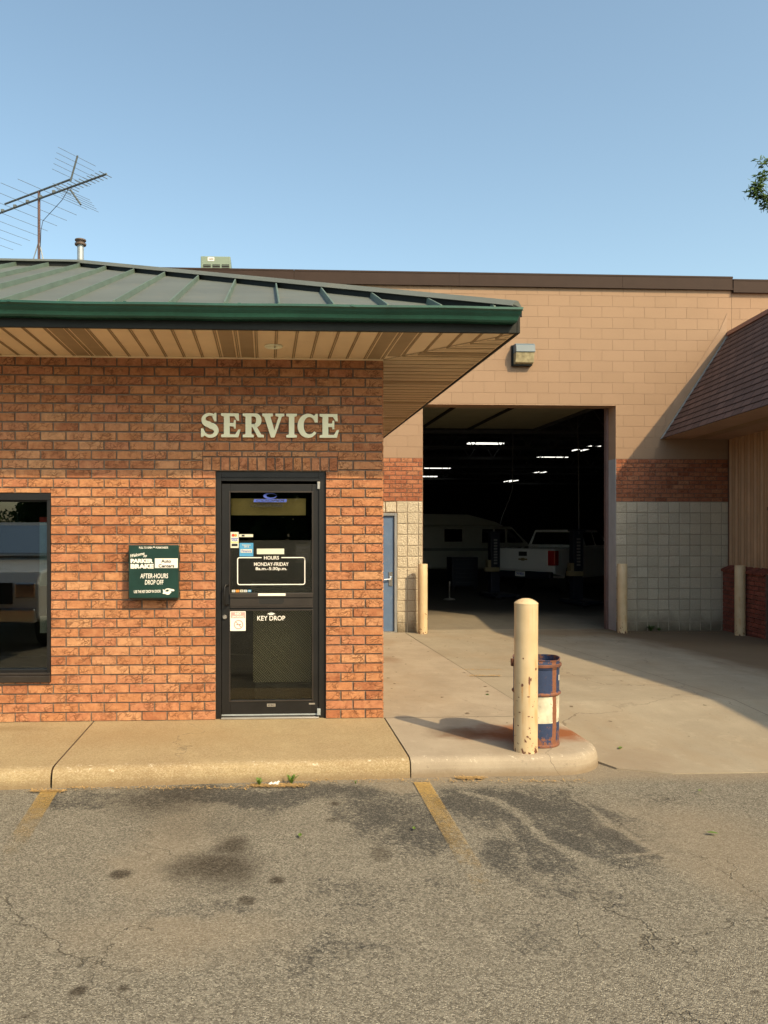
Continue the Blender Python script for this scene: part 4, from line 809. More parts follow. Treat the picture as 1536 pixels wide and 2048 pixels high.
hand = [(935, 1085), (985, 1095), (1010, 1070), (1060, 1062), (1180, 1085), (1198, 1105), (1180, 1125), (1110, 1120), (1130, 1140), (1110, 1165), (1085, 1195), (1040, 1205), (990, 1185), (935, 1180), (950, 1130)]
hin = [(1000, 1110), (1030, 1085), (1120, 1100), (1060, 1108), (1075, 1125), (1040, 1135), (990, 1130)]
m.face([(QX(q(u)), yy-.0004, QZ(r_(v))) for u, v in hand][::-1], 0); m.face([(QX(q(u)), yy-.0009, QZ(r_(v))) for u, v in hin][::-1], 2)
m.build('lettering', ['white_decal', 'decal_black', 'sign_green'], lid)
# ---- vent pipe and antenna on the roof
vb = at(161, 520, EY+RT+0.12); vt = at(161, 479, EY+RT+0.12)
vp = thing('vent_pipe', 'grey metal vent pipe with double cap on the green roof ridge', 'vent pipe', (vb.x, vb.y, vb.z-0.1))
R_ = 0.041; m = MB(); m.lathe([(R_, -0.12), (R_, vt.z-vb.z-0.045)], vb, 20); m.build('pipe', 'galvanised', vp, smooth=True)
m = MB(); h = vt.z-vb.z; m.lathe([(0.02, h-0.075), (0.071, h-0.075), (0.073, h-0.055), (0.045, h-0.05), (0.05, h-0.025), (0.07, h-0.02), (0.071, h-0.005), (0.05, h+0.003), (0.0, h+0.005)], vb, 22); m.build('cap', 'cap_brown', vp, smooth=True)
AY = 10.45; mb0 = at(78, 523, AY); mt0 = at(78, 382, AY)
an = thing('tv_antenna', 'large rooftop television antenna with long boom on a rusty mast', 'antenna', (mb0.x, AY, mb0.z-0.15))
m = MB(); m.tube([(mb0.x, AY, mb0.z-0.15), (mt0.x, AY, mt0.z)], 0.018, 10); m.build('mast', 'mast_brown', an, smooth=True)
zc = mb0.z+0.31*(mt0.z-mb0.z)/1.0*0.95
for q_ in ((-0.14, 0.05), (0.07, 0.12), (0.10, -0.08)):
    m = MB(); m.tube([(mb0.x, AY, zc), (mb0.x+q_[0]*1.05, AY+q_[1], mb0.z-0.15)], 0.008, 6); m.build('leg', 'galvanised', an)
bz = at(78, 398, AY).z; e1 = None
# boom end point seen at (213, 348) at the same height
dd = (bz-EYE)*FL/(PY-348); E1 = c2w((213-PX)/FL*dd, dd, bz); B0 = Vector((mb0.x+0.02, AY-0.02, bz)); u = (E1-B0).normalized(); v = Vector((-u.y, u.x, 0))
Bp = lambda t, s=0, h=0: B0+u*t+v*s+Vector((0, 0, h)); LB = (E1-B0).length
m = MB(); m.tube([Bp(-2.2, 0, 0), Bp(LB)], 0.013, 8); m.tube([Bp(-0.75, 0, 0.10), Bp(0.62, 0, 0.10)], 0.013, 8); m.build('boom', 'antenna_grey', an)
n_el = 0
for i in range(12):
    t = LB-0.02-i*0.074; L = 0.10 if i < 9 else 0.15; m = MB(); m.tube([Bp(t, -L), Bp(t, L)], 0.0045, 5); m.build('element', 'antenna_grey', an)
for i in range(9):
    t = 0.28-i*0.27; L = 0.55+0.05*i; m = MB(); m.tube([Bp(t, -L, -0.02), Bp(t, L, -0.02)], 0.0029, 5); m.box(*[c_ for a_, b_ in zip(Bp(t)-Vector((0.02, 0.02, 0.0)), Bp(t)+Vector((0.02, 0.02, 0.035))) for c_ in (a_, b_)]); m.build('element', 'antenna_grey', an)
for sgn in (1, -1):
    A0 = Bp(0.60, 0, 0.05*sgn+0.02); A1 = A0+u*(0.14 if sgn > 0 else 0.20)+Vector((0, 0, 0.30 if sgn > 0 else -0.24))
    m = MB(); m.tube([A0, A1], 0.012, 8)
    for k in range(5):
        p = A0.lerp(A1, 0.15+0.2*k); m.tube([p-v*0.30, p+v*0.30], 0.0025, 5)
    m.build('reflector_arm', 'antenna_grey', an)
m = MB(); m.tube([Bp(0.62, -.02, 0), Bp(0.5, -.05, -0.16), (mb0.x+0.06, AY-0.03, bz-0.30), (mb0.x+0.035, AY-0.03, bz-0.42), (mb0.x+0.02, AY-0.02, mb0.z+0.1)], 0.004, 5); m.build('cable', 'hose_black', an)
# ================================================================== GARAGE BUILDING
ga = thing('garage_building', 'tall peach painted block garage with brick band and open bay door', 'building', (5, FW, -0.25))
gL, gR, gTz = at(845, 1000, FW).x, at(1232, 1000, FW).x, at(1100, 810, FW).z
zSB, zBB = at(1100, 1003, FW).z, at(1100, 917, FW).z; zC = at(1000, 574, FW).z; zCT = at(1000, 547, FW).z
bdL, bdR, bdT = at(795, 1100, FW).x-1.07, at(794, 1100, FW).x, at(780, 1026, FW).z
GX0, GX1, JX = -8.0, 22.0, at(1463, 700, FW).x
gh = [(gL, gR, -1, gTz), (bdL, bdR, -1, bdT)]
Pg = lambda u_, z_, n_: (u_, FW+0.01-n_, z_)
Pw_ = lambda u_, z_, n_: (u_, FW+0.0035-n_, z_)
m = MB(); slab(m, GX0, GX1, -0.4, zC+0.1, FW+0.01, 0.36, gh, 0); m.build('inner_wall', 'painted_joint', ga)
m = MB(); m.box(gR+0.002, JX-0.001, FW+0.0035, FW+0.0099, zBB, zC+0.02, 1); m.box(0.5, gL-0.002, FW+0.0035, FW+0.0099, zBB, zC+0.02, 1); m.box(gL-0.002, gR+0.002, FW+0.0035, FW+0.0099, gTz, zC+0.02, 1); courses(m, Pw_, 0.5, JX-0.001, zBB, zC+0.02, 0.4064, 0.2032, 0.006, gh, 0.0035, off=0.25, bev=0.0015, jit=0.0005); courses(m, lambda a, b, c: (a, FW+0.002-c, b), JX+0.001, 13.0, zBB, zC-0.02, 0.4064, 0.2032, 0.008, gh, 0.0035, off=0.1, bev=0.0015, jit=0.0005)
m.box(JX+0.001, 13, FW+0.002, FW+0.009, zBB, zC-0.02, 1); m.build('painted_wall', ['painted_block', 'painted_joint'], ga)
for a, b in ((1.0, gL), (gR, JX+0.05)):
    m = MB(); courses(m, Pg, a, b, zSB+0.004, zBB-0.006, 0.2145, (zBB-zSB)/10, 0.011, (), 0.016, off=0.45, bev=0.002, jit=0.001); m.box(a+0.002, b-0.002, FW+0.001, FW+0.0095, zSB, zBB, 1); m.build('brick_band', ['brick_red', 'mortar_dark'], ga)
for a, b in ((bdR+.002, gL), (gR, JX+0.05)):
    m = MB(); courses(m, Pg, a if a > gR-1 else 1.0, b, zSB-0.2032*12.0, zSB, 0.2032, 0.2032, 0.010, [(1.0, bdR, -1, bdT)] if a < gR-1 else (), 0.022, off=0.0, stagger=0.0, bev=0.008, jit=0.005); m.box(a+.002, b-.002, FW+0.001, FW+0.0095, -0.4, zSB, 1); m.build('split_face_wall', ['split_block', 'block_joint'], ga)
# jambs and lintel lining
m = MB(); m.box(gR-0.004, gR+0.0, FW-0.002, FW+0.37, zBB, gTz-0.005, 0); m.box(gL, gR, FW-0.003, FW+0.37, gTz-0.004, gTz-0.0005, 0); m.box(gR-0.006, gR+0.0, FW-0.0015, FW+0.37, -0.26, zBB-0.002, 1); m.box(gL, gL+0.004, FW-0.002, FW+0.37, -0.26, gTz-0.004, 0); m.build('door_jamb', ['jamb_tan', 'jamb_grey'], ga)
for a, b in ((gR-0.05, gR-0.007), (gL+0.005, gL+0.04)): m = MB(); m.box(a, b, FW+0.30, FW+0.40, -0.26, gTz-0.005); m.build('door_seal', 'seal_brown', ga)
# coping
m = MB()
def seg(a, b, z0, z1, y): m.box(a, b, y, FW+0.6, z0, z1); m.box(a, b, y-0.012, y-0.0005, z0-0.004, z0+0.02); m.box(a, b, y-0.006, y-0.0005, z1-0.03, z1-0.006)
s_ = -8.0; seams = [-8, -5, -2, at(588, 560, FW).x, at(917, 560, FW).x, at(1243, 560, FW).x, JX]
for a, b in zip(seams[:-1], seams[1:]): seg(a+0.002, b-0.002, zC, zCT, FW-0.045)
seg(JX+0.003, GX1, zC-0.05, zCT-0.05, FW-0.06); m.build('coping', 'coping', ga)
# flat roof deck, side and back walls, ceiling
m = MB(); YB = 52.0
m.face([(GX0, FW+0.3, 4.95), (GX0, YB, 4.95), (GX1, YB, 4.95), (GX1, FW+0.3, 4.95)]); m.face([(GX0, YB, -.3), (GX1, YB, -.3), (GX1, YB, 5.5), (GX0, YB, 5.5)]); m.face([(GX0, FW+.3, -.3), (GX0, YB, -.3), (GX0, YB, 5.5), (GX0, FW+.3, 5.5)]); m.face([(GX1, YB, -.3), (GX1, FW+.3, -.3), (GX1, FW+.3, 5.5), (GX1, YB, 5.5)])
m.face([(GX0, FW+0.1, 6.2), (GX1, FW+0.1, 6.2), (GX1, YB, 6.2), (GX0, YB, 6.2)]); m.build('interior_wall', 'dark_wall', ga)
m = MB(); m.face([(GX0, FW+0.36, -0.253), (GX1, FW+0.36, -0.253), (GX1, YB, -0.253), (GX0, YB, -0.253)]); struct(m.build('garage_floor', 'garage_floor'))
# trusses under the roof
for i in range(7):
    yb = 19.5+i*3.6; m = MB(); m.box(GX0, GX1, yb, yb+0.08, 4.80, 4.90); m.box(GX0, GX1, yb, yb+0.08, 4.10, 4.18)
    for k in range(36):
        x = GX0+k*0.84; m.tube([(x, yb+.04, 4.16), (x+0.42, yb+.04, 4.82), (x+0.84, yb+.04, 4.16)], 0.018, 4)
    m.build('roof_truss', 'steel_beam', ga)
# raised overhead door
oz = EYE+2.52; m = MB(); xa, xb = gL-0.25, gR+0.12
for i in range(6): m.box(xa, xb, FW+1.15+i*0.61, FW+1.755+i*0.61, oz, oz+0.05)
od = m.build('overhead_door', 'overhead_panel', ga, 0.008)
m = MB()
for xx in (gL+0.9, gL+2.1): m = MB(); m.box(xx, xx+0.05, FW+1.2, FW+4.7, oz-0.05, oz-0.001); m.build('door_strut', 'dark_slot', od)
 
for a in (xb+0.02, xa-0.09): m = MB(); m.box(a, a+0.07, FW+0.5, FW+4.9, oz-0.05, oz+0.09); m.build('door_track', 'steel_beam', od)
# blue personnel door
m = MB(); yy = FW+0.03; fwid = 0.05
m.box(bdL+.002, bdL+fwid, yy-0.045, yy+0.1, -0.25, bdT-.002); m.box(bdR-fwid, bdR-.002, yy-0.045, yy+0.1, -0.25, bdT-.002); m.box(bdL+fwid, bdR-fwid, yy-0.045, yy+0.1, bdT-fwid, bdT-.002); fo = m.build('door_frame', 'frame_grey', ga, 0.004)
m = MB(); m.box(bdL+fwid+.003, bdR-fwid-.003, yy, yy+0.045, -0.23, bdT-fwid-.004); bd = m.build('service_door', 'door_blue', ga, 0.003)
m = MB(); hx_ = bdR-0.115; hz_ = at(785, 1158, FW).z; m.box(hx_-0.035, hx_+0.035, yy-0.012, yy-0.001, hz_-0.13, hz_+0.13); m.lathe([(0, -0.06), (0.03, -0.055), (0.032, -0.03), (0.02, -0.012)], (hx_, yy, hz_+0.02), 16, 0, 'y'); m.tube([(hx_, yy-0.05, hz_), (hx_-0.13, yy-0.055, hz_-0.01)], 0.012, 8); m.build('handle', 'chrome', bd, smooth=True)
m = MB(); m.box(bdL+fwid, bdR-fwid, yy-0.05, yy+0.1, -0.249, -0.232); m.build('threshold', 'aluminium', fo)
m = MB(); m.box(bdR-0.62, bdR-0.36, yy-0.004, yy-0.0005, at(760, 1120, FW).z, at(760, 1055, FW).z); m.build('door_notice', 'decal_black', bd)
# wall pack light
lp = at(1043, 712, FW); wl = thing('wall_light', 'grey wall pack light with dirty lens above the bay door', 'light', (lp.x, FW, at(1043, 734, FW).z))
x0, x1 = at(1022, 712, FW).x, at(1062, 712, FW).x; z0, z1 = at(1043, 733, FW).z, at(1043, 691, FW).z
m = MB(); m.box(x0, x1, FW-0.035, FW-0.002, z0, z1-0.005); m.build('back_plate', 'fascia_dark', wl, 0.004)
m = MB(); zm = z0+0.23; m.prism([(FW-0.035, zm), (FW-0.035, z1), (FW-0.15, z1), (FW-0.20, z1-0.04), (FW-0.215, zm)][::-1], lambda a, b, k: (x0+0.03 if k == 0 else x1+0.01, a, b)); m.build('hood', 'light_grey', wl, 0.004)
paint('lens', (0.33, 0.29, 0.18), 0.25, 0, 0.35, 14, 0.3, 90)
m = MB(); m.prism([(FW-0.036, z0+0.02), (FW-0.036, zm-0.002), (FW-0.20, zm-0.002), (FW-0.15, z0+0.045), (FW-0.09, z0+0.02)][::-1], lambda a, b, k: (x0+0.035 if k == 0 else x1-0.0, a, b)); m.build('lens', 'lens', wl, 0.006)
m = MB(); m.box(x0+0.02, x1-0.01, FW-0.10, FW-0.036, z0-0.002, z0+0.018); m.build('lens_frame', 'fascia_dark', wl)
# roof-top air conditioner
AYc = 19.0; a0, a1 = at(401.5, 560, AYc), at(461, 513, AYc)
ac = thing('air_conditioner', 'pale green rooftop air conditioning unit with louvred openings', 'air conditioner', ((a0.x+a1.x)/2, AYc+0.5, 6.2))
m = MB(); m.box(a0.x, a1.x, AYc, AYc+1.2, 6.2, a1.z); m.build('cabinet', 'ac_green', ac, 0.015)
for i in range(3):
    p0, p1 = at(406.5+18.5*i, 560, AYc), at(421.5+18.5*i, 529, AYc); m = MB(); m.box(p0.x, p1.x, AYc-0.006, AYc-0.001, p0.z-0.2, p1.z, 0)
    for k in range(7): zz = p1.z-0.02-k*0.055; m.box(p0.x, p1.x, AYc-0.018, AYc-0.0065, zz-0.014, zz, 1)
    m.build('louvre', ['dark_slot', 'roof_seam'], ac)
m = MB(); p0, p1 = at(415.5, 522, AYc), at(428.5, 514.5, AYc); m.box(p0.x, p1.x, AYc-0.006, AYc-0.001, p0.z, p1.z, 0); text(m, 'AAON', p0.x+0.02, p1.x-0.02, p0.z+0.025, p1.z-0.025, AYc-0.0065, bold=0.04, mi=1); m.build('badge', ['white_decal', 'decal_black'], ac)
# ceiling tube lights
def tube_light(px, py, wpx, ang, label):
    dz_ = 3.0; d = dz_*FL/(PY-py); p = c2w((px-PX)/FL*d, d, EYE+dz_)
    t = thing('ceiling_light', label, 'ceiling light', p, 'fluorescent lights hung in the garage'); L, sp = (1.25, 0.09) if ang < 0.5 else (1.6, 0.17)
    m = MB(); m.box(-L/2, L/2, -sp-.06, sp+.06, 0.02, 0.07); h = m.build('housing', 'steel_beam', t, local=True)
    for s in (-sp, sp): m = MB(); m.tube([(-L/2, s, 0), (L/2, s, 0)], 0.022, 6); m.build('tube', 'tube_light', t, local=True)
    t.rotation_euler = (0, 0, ang); return t
for a in [(971, 887, 72, 0.02, 'nearest glowing tube light left of centre under the garage roof'), (1105, 915, 66, 0.02, 'level tube light hanging above the pickup truck cab'), (1172, 897, 50, 1.6, 'slanting tube light highest at the right of the bay opening'), (875, 936, 56, 0.02, 'tube light near the left jamb, upper of two'), (852, 953, 40, 0.02, 'tube light partly hidden by left jamb, lower of two'), (1074, 946, 35, 1.6, 'small slanting tube light below the level one'), (1022, 962, 28, 1.6, 'farthest and smallest slanting tube light in garage')]: tube_light(*a)
# drop hoses in the garage
def hose(pts, d, label):
    P = []
    for px, py in pts: P.append(c2w((px-PX)/FL*d, d, EYE+(PY-py)/FL*d))
    m = MB(); m.tube(P, 0.014, 6); o = m.build('air_hose', 'hose_black', smooth=True); recenter(o, P[-1]); tag(o, label, 'hose', 'hoses hanging in the garage')
paint('hose_black', (0.10, 0.10, 0.10), 0.6)
hose([(1026, 858), (1025, 940), (1025, 978), (1018, 1000), (1004, 1034), (1000, 1050)], 21.5, 'long dark hose curving down to the left lift column'); hose([(1155, 835), (1157, 930), (1158, 1068)], 19.8, 'straight dark hose hanging down to the right lift column')
# ---- lift columns
def lift(px, d, hgt, label, s=1.0):
    p = c2w((px-PX)/FL*d, d, -0.249); t = thing('lift_column', label, 'vehicle lift', p, 'lift columns round the pickup', rot=0.12)
    m = MB(); m.box(-0.135, 0.135, 0.0, 0.22, 0.06, hgt); m.box(-0.17, 0.17, -0.03, 0.25, hgt, hgt+0.05); m.build('column', 'lift_blue', t, 0.01, local=True)
    m = MB(); m.box(-0.34, 0.34, -0.55, 0.4, 0.03, 0.12); m.box(-0.34, -0.24, -0.9, -0.55, 0.03, 0.1); m.box(0.24, 0.34, -0.9, -0.55, 0.03, 0.1); m.build('base', 'lift_blue', t, 0.01, local=True)
    m = MB()
    for k in range(9): m.box(-0.05, 0.05, -0.012, -0.001, hgt-0.22-k*0.082, hgt-0.17-k*0.082)
    m.build('rack', 'aluminium', t, local=True)
    m = MB(); m.box(-0.36, 0.05, -0.16, -0.012, 0.72, 0.84); m.box(-0.26, -0.17, -0.1, 0.1, 0.8, 1.05); m.build('fork_carriage', 'lift_yellow', t, 0.01, local=True)
    for s_ in (-0.29, 0.29): m = MB(); m.lathe([(0, -0.03), (0.07, -0.03), (0.075, 0), (0.07, 0.03), (0, 0.03)], (s_, -0.8, 0.0755), 14, 0, 'y'); m.build('wheel', 'tyre', t, local=True)
lift(991, 21.9, 1.80, 'dark blue lift column at the left of the white pickup tailgate'); lift(1157, 19.8, 1.85, 'dark blue lift column in front of the white pickup bed')
tc = thing('tool_chest', 'dark tool chest with pale drawer edges left of the left lift column', 'tool chest', c2w((930-PX)/FL*24, 24, -0.253), rot=0.1)
m = MB(); m.box(-0.42, 0.42, 0, 0.5, 0.14, 1.05); m.build('cabinet', 'lift_blue', tc, 0.01, local=True)
for k in range(6): m = MB(); m.box(-0.39, 0.39, -0.02, -0.001, 0.18+k*0.14, 0.30+k*0.14); d_ = m.build('drawer', 'lift_blue', tc, 0.004, local=True); m = MB(); m.box(-0.3, 0.3, -0.035, -0.021, 0.27+k*0.14, 0.285+k*0.14); m.build('drawer_pull', 'steel_beam', d_, local=True)
for x_ in (-0.34, 0.34): m = MB(); m.lathe([(0, -0.02), (0.065, -0.02), (0.065, 0.02), (0, 0.02)], (x_, 0.1, 0.07), 14, 0, 'y'); m.build('castor', 'tyre', tc, local=True)
m = MB(); p_ = c2w((899-PX)/FL*21, 21, -0.25); m.tube([p_, p_+Vector((0, 0, 0.50))], 0.022, 8); m.lathe([(0, 0.0), (0.16, 0.0), (0.14, 0.03), (0.03, 0.05)], p_, 16); o = m.build('jack_stand', 'aluminium', smooth=True); recenter(o, p_); tag(o, 'thin pale upright stand on the dark garage floor', 'stand')
# ---- vehicles (local frame: x forward, rear at x=0)
def wheel(t, x, y, r=0.39, w=0.25):
    s = 1 if y > 0 else -1; m = MB(); m.lathe([(0.0, -w/2), (r*0.62, -w/2), (r*0.96, -w/2+.02), (r, -w/2+.05), (r, w/2-.05), (r*0.96, w/2-.02), (r*0.62, w/2), (0, w/2)], (x, y, r), 24, 0, 'y'); o = m.build('wheel', 'tyre', t, smooth=True, local=True)
    m = MB(); m.lathe([(0.0, s*0.0), (r*0.2, s*0.01), (r*0.5, -s*0.02), (r*0.6, s*0.012)], (x, y+s*(w/2+.004), r), 18, 0, 'y'); m.build('rim', 'aluminium', o, smooth=True, local=True)
def pickup(name, label, loc, rot, body, group=None):
    t = thing(name, label, 'pickup truck', loc, group, rot); ORG[t.name] = Vector((0, 0, 0))
    def archp(cx, r): return [(cx+r*math.cos(math.radians(a)), 0.45+r*math.sin(math.radians(a))) for a in range(180, -1, -20)]
    pr = [(0.04, 0.62), (0.62, 0.52)]+archp(1.15, 0.47)+[(1.7, 0.42), (4.2, 0.42)]+archp(4.75, 0.47)+[(5.4, 0.42), (5.75, 0.5), (5.78, 1.0), (5.6, 1.16), (4.15, 1.30), (4.0, 1.36), (2.0, 1.36), (0.0, 1.34)]
    m = MB(); m.prism(pr[::-1], lambda u_, v_, k: (u_, -0.98 if k == 0 else 0.98, v_)); m.build('body', body, t, 0.05, local=True, seg=3)
    m = MB(); b0, b1, t0, t1 = 1.98, 4.20, 2.12, 3.45; yb, yt, zb_, zt_ = 0.93, 0.74, 1.35, 1.90
    m.grid8([(b0, -yb, zb_), (b1, -yb, zb_), (b1, yb, zb_), (b0, yb, zb_), (t0, -yt, zt_), (t1, -yt, zt_), (t1, yt, zt_), (t0, yt, zt_)]); cab = m.build('cab', body, t, 0.05, local=True, seg=3)
    for s in (-1, 1):
        for xa_, xb_ in ((2.22, 2.86), (2.96, 3.72)):
            m = MB(); P = lambda x, f: (x+(0.0 if f < .5 else (-0.25 if x > 3.4 else 0.04)), s*(yb+(yt-yb)*f+0.008), zb_+(zt_-zb_)*f); m.face([P(xa_, .12), P(xb_, .12), P(xb_, .84), P(xa_, .84)]); m.build('window', 'car_glass', cab, local=True)
        m = MB(); m.box(3.75, 3.92, s*0.99, s*1.20, 1.38, 1.58) if s > 0 else m.box(3.75, 3.92, -1.20, -0.99, 1.38, 1.58); m.build('mirror', 'tyre', t, 0.03, local=True)
    m = MB(); P = lambda y, f: (b0+(t0-b0)*f-0.008, y*(1-0.18*f), zb_+(zt_-zb_)*f); m.face([P(-0.80, .15), P(0.80, .15), P(0.80, .85), P(-0.80, .85)]); m.build('rear_window', 'car_glass', cab, local=True)
    m = MB(); P = lambda y, f: (b1+(t1-b1)*f+0.008, y*(1-0.18*f), zb_+(zt_-zb_)*f+0.004); m.face([P(0.86, .08), P(-0.86, .08), P(-0.86, .9), P(0.86, .9)]); m.build('windscreen', 'car_glass', cab, local=True)
    m = MB(); m.box(-0.035, -0.001, -0.78, 0.78, 0.72, 1.33); tg = m.build('tailgate', body, t, 0.015, local=True)
    m = MB(); m.box(-0.05, -0.036, -0.13, 0.13, 1.12, 1.25); m.build('handle', 'tyre', tg, local=True)
    m = MB(); m.box(-0.048, -0.0355, -0.14, 0.14, 1.00, 1.045); m.box(-0.05, -0.0354, -0.05, 0.05, 0.98, 1.065); m.build('emblem', 'lift_yellow', tg, local=True)
    for s in (-1, 1): m = MB(); m.box(-0.03, 0.22, s*0.885-0.115, s*0.885+0.105, 0.86, 1.29); m.build('tail_light', 'tail_red', t, 0.02, local=True)
    m = MB(); m.box(-0.20, 0.0, -0.95, 0.95, 0.48, 0.68); m.build('rear_bumper', 'lift_blue', t, 0.03, local=True)
    m = MB(); m.box(-0.212, -0.201, -0.155, 0.155, 0.53, 0.67, 0); text(m, '74 9021', -0.12, 0.12, 0.56, 0.64, 0, bold=0.02, mi=1, fn=lambda a, b: (-0.213, -a, b)); m.build('number_plate', ['white_decal', 'decal_blue'], t, local=True)
    m = MB(); m.box(5.70, 5.86, -0.95, 0.95, 0.45, 0.66); m.build('front_bumper', 'chrome', t, 0.03, local=True)
    m = MB(); m.box(5.76, 5.80, -0.62, 0.62, 0.72, 1.02); m.build('grille', 'dark_slot', t, local=True)
    for s in (-1, 1): m = MB(); m.box(5.66, 5.80, s*0.80-0.14, s*0.80+0.14, 0.80, 1.02); m.build('headlight', 'chrome', t, 0.02, local=True)
    for x in (1.15, 4.75):
        for y in (-0.84, 0.84): wheel(t, x, y)
    return t
p = c2w((1047-PX)/FL*23.0, 23.0, -0.249)
pickup('pickup_truck', 'white pickup truck with red tail light parked in the dark garage', p, math.pi/2-math.radians(44)-YAW, 'car_white')
pickup('parked_pickup', 'white pickup parked nose to the kerb, mirrored in the office window', (-4.2, -3.4, -0.13), math.pi/2, 'car_white')
# camper van
vloc = c2w((742-PX)/FL*29.5, 29.5, -0.249)
cv = thing('camper_van', 'cream high-top camper van parked deep in the dark garage', 'camper van', vloc, rot=-0.02); ORG[cv.name] = Vector((0, 0, 0))
def arch2(cx, r): return [(cx+r*math.cos(math.radians(a)), 0.45+r*math.sin(math.radians(a))) for a in range(180, -1, -20)]
pr = [(0.0, 0.5), (0.9, 0.45)]+arch2(1.5, 0.42)+[(2.0, 0.45), (4.6, 0.45)]+arch2(5.25, 0.42)+[(5.8, 0.45), (6.35, 0.5), (6.42, 0.95), (6.25, 1.12), (5.72, 1.38), (5.10, 2.02), (0.1, 2.05), (0.0, 1.2)]
m = MB(); m.prism(pr[::-1], lambda a, b, k: (a, -1.0 if k == 0 else 1.0, b)); m.build('body', 'camper_cream', cv, 0.06, local=True, seg=3)
m = MB(); m.prism([(0.05, 2.03), (4.85, 2.03), (4.5, 2.20), (3.5, 2.46), (0.25, 2.52), (0.08, 2.3)][::-1], lambda a, b, k: (a, -0.94 if k == 0 else 0.94, b)); m.build('raised_roof', 'camper_cream', cv, 0.06, local=True, seg=3)
for s in (-1, 1):
    for xa_, xb_, za, zb2 in ((0.45, 1.35, 1.45, 1.9), (2.6, 3.25, 1.46, 1.92), (4.0, 4.40, 1.42, 1.92), (4.47, 4.84, 1.42, 1.92)):
        m = MB(); m.box(xa_, xb_, s*1.001, s*1.012, za, zb2) if s > 0 else m.box(xa_, xb_, -1.012, -1.001, za, zb2); m.build('window', 'car_glass', cv, 0.0, local=True)
    m = MB(); m.prism([(4.93, 1.42), (5.55, 1.42), (5.12, 1.92), (4.93, 1.92)], lambda a, b, k: (a, s*(1.001+0.01*k), b)); m.build('window', 'car_glass', cv, local=True)
    m = MB(); m.box(0.1, 5.9, s*1.0005, s*1.006, 1.12, 1.22) if s > 0 else m.box(0.1, 5.9, -1.006, -1.0005, 1.12, 1.22); m.build('stripe', 'camper_stripe', cv, local=True)
    m = MB(); m.box(0.15, 0.45, s*1.0005, s*1.014, 1.0, 1.3) if s > 0 else m.box(0.15, 0.45, -1.014, -1.0005, 0.98, 1.28); m.build('tail_light', 'tail_red', cv, local=True)
m = MB(); m.face([(5.74, -0.88, 1.40), (5.74, 0.88, 1.40), (5.16, 0.82, 1.99), (5.16, -0.82, 1.99)]); m.build('windscreen', 'car_glass', cv, local=True)
for x in (1.5, 5.25):
    for y in (-0.86, 0.86): wheel(cv, x, y, 0.36, 0.22)
# ================================================================== ANNEX ON THE RIGHT
SK = 0.143; AX = at(1459, 1000, FW).x
ax_ = lambda y, x0: x0-SK*(FW-y)
an2 = thing('annex_building', 'brown annex with shingled mansard roof, ribbed metal siding and brick base', 'building', (AX, FW, -0.25))
zE = at(1323, 878, FW).z; xE = at(1323, 878, FW).x; pR = at(1456, 671, FW); xR, zR = pR.x, pR.z
Y0 = -3.0; YK = 8.7  # unseen run nearer than YK is bent to place the eave's shadow on the drive
def ex(y): return ax_(y, xE) if y > YK else ax_(YK, xE)
def rx_(y): return ax_(y, xR) if y > YK else ax_(YK, xR)
def sx_(y): return ax_(y, AX) if y > YK else ax_(YK, AX)
m = MB(); rows = 17; sl = math.hypot(xR-xE, zR-zE)
ysl = [FW-0.004, 12.9, 11.6, 10.6, YK, 6, 2, Y0]
for r in range(rows):
    f0, f1 = r/rows, (r+1)/rows
    for ya, yb in zip(ysl[:-1], ysl[1:]):
        def P(y, f, lift_): return (ex(y)+(rx_(y)-ex(y))*f-lift_*0.8, y, zE+(zR-zE)*f+lift_*0.5)
        mb_i = len(m.f); L0, L1 = (FW-ya)*1.01, (FW-yb)*1.01
        m.uv[mb_i] = [(L0, f0*sl), (L0, f1*sl), (L1, f1*sl), (L1, f0*sl)]
        m.face([P(ya, f0, 0.012), P(ya, f1, 0.002), P(yb, f1, 0.002), P(yb, f0, 0.012)])
        mb_i = len(m.f); m.uv[mb_i] = [(L0, 0.001)]*4; m.face([P(ya, f0, 0.0), P(ya, f0, 0.012), P(yb, f0, 0.012), P(yb, f0, 0.0)])
ms_ = m.build('mansard_roof', 'shingle', an2)
m = MB()
for ya, yb in zip(ysl[:-1], ysl[1:]):
    m.grid8([(rx_(yb)-0.05, yb, zR-0.02), (rx_(yb)+0.25, yb, zR-0.02), (rx_(ya)+0.25, ya, zR-0.02), (rx_(ya)-0.05, ya, zR-0.02), (rx_(yb)-0.02, yb, zR+0.07), (rx_(yb)+0.25, yb, zR+0.07), (rx_(ya)+0.25, ya, zR+0.07), (rx_(ya)-0.02, ya, zR+0.07)])
    m.face([(rx_(yb)+0.2, yb, zR+0.05), (16, yb, zR+0.05), (16, ya, zR+0.05), (rx_(ya)+0.2, ya, zR+0.05)])
m.build('roof_cap', 'ridge_cap', an2)
m = MB()
for ya, yb in zip(ysl[:-1], ysl[1:]):
    q4 = lambda a_, b_, mi: m.face([(ex(yb)+(sx_(yb)-ex(yb))*a_+.01, yb, zE+0.012*(1-a_)), (ex(ya)+(sx_(ya)-ex(ya))*a_+.01, ya, zE+0.012*(1-a_)), (ex(ya)+(sx_(ya)-ex(ya))*b_+.01, ya, zE+0.012*(1-b_)), (ex(yb)+(sx_(yb)-ex(yb))*b_+.01, yb, zE+0.012*(1-b_))], mi)
    q4(0, 0.42, 0); q4(0.42, 0.60, 1); q4(0.60, 1.0, 0)
    for k in range(5):
        a_ = 0.43+0.035*k; q = [(ex(y_)+(sx_(y_)-ex(y_))*b_+.01, y_, zE-0.006) for y_, b_ in ((yb, a_), (ya, a_), (ya, a_+0.014), (yb, a_+0.014))]; m.face(q, 0)
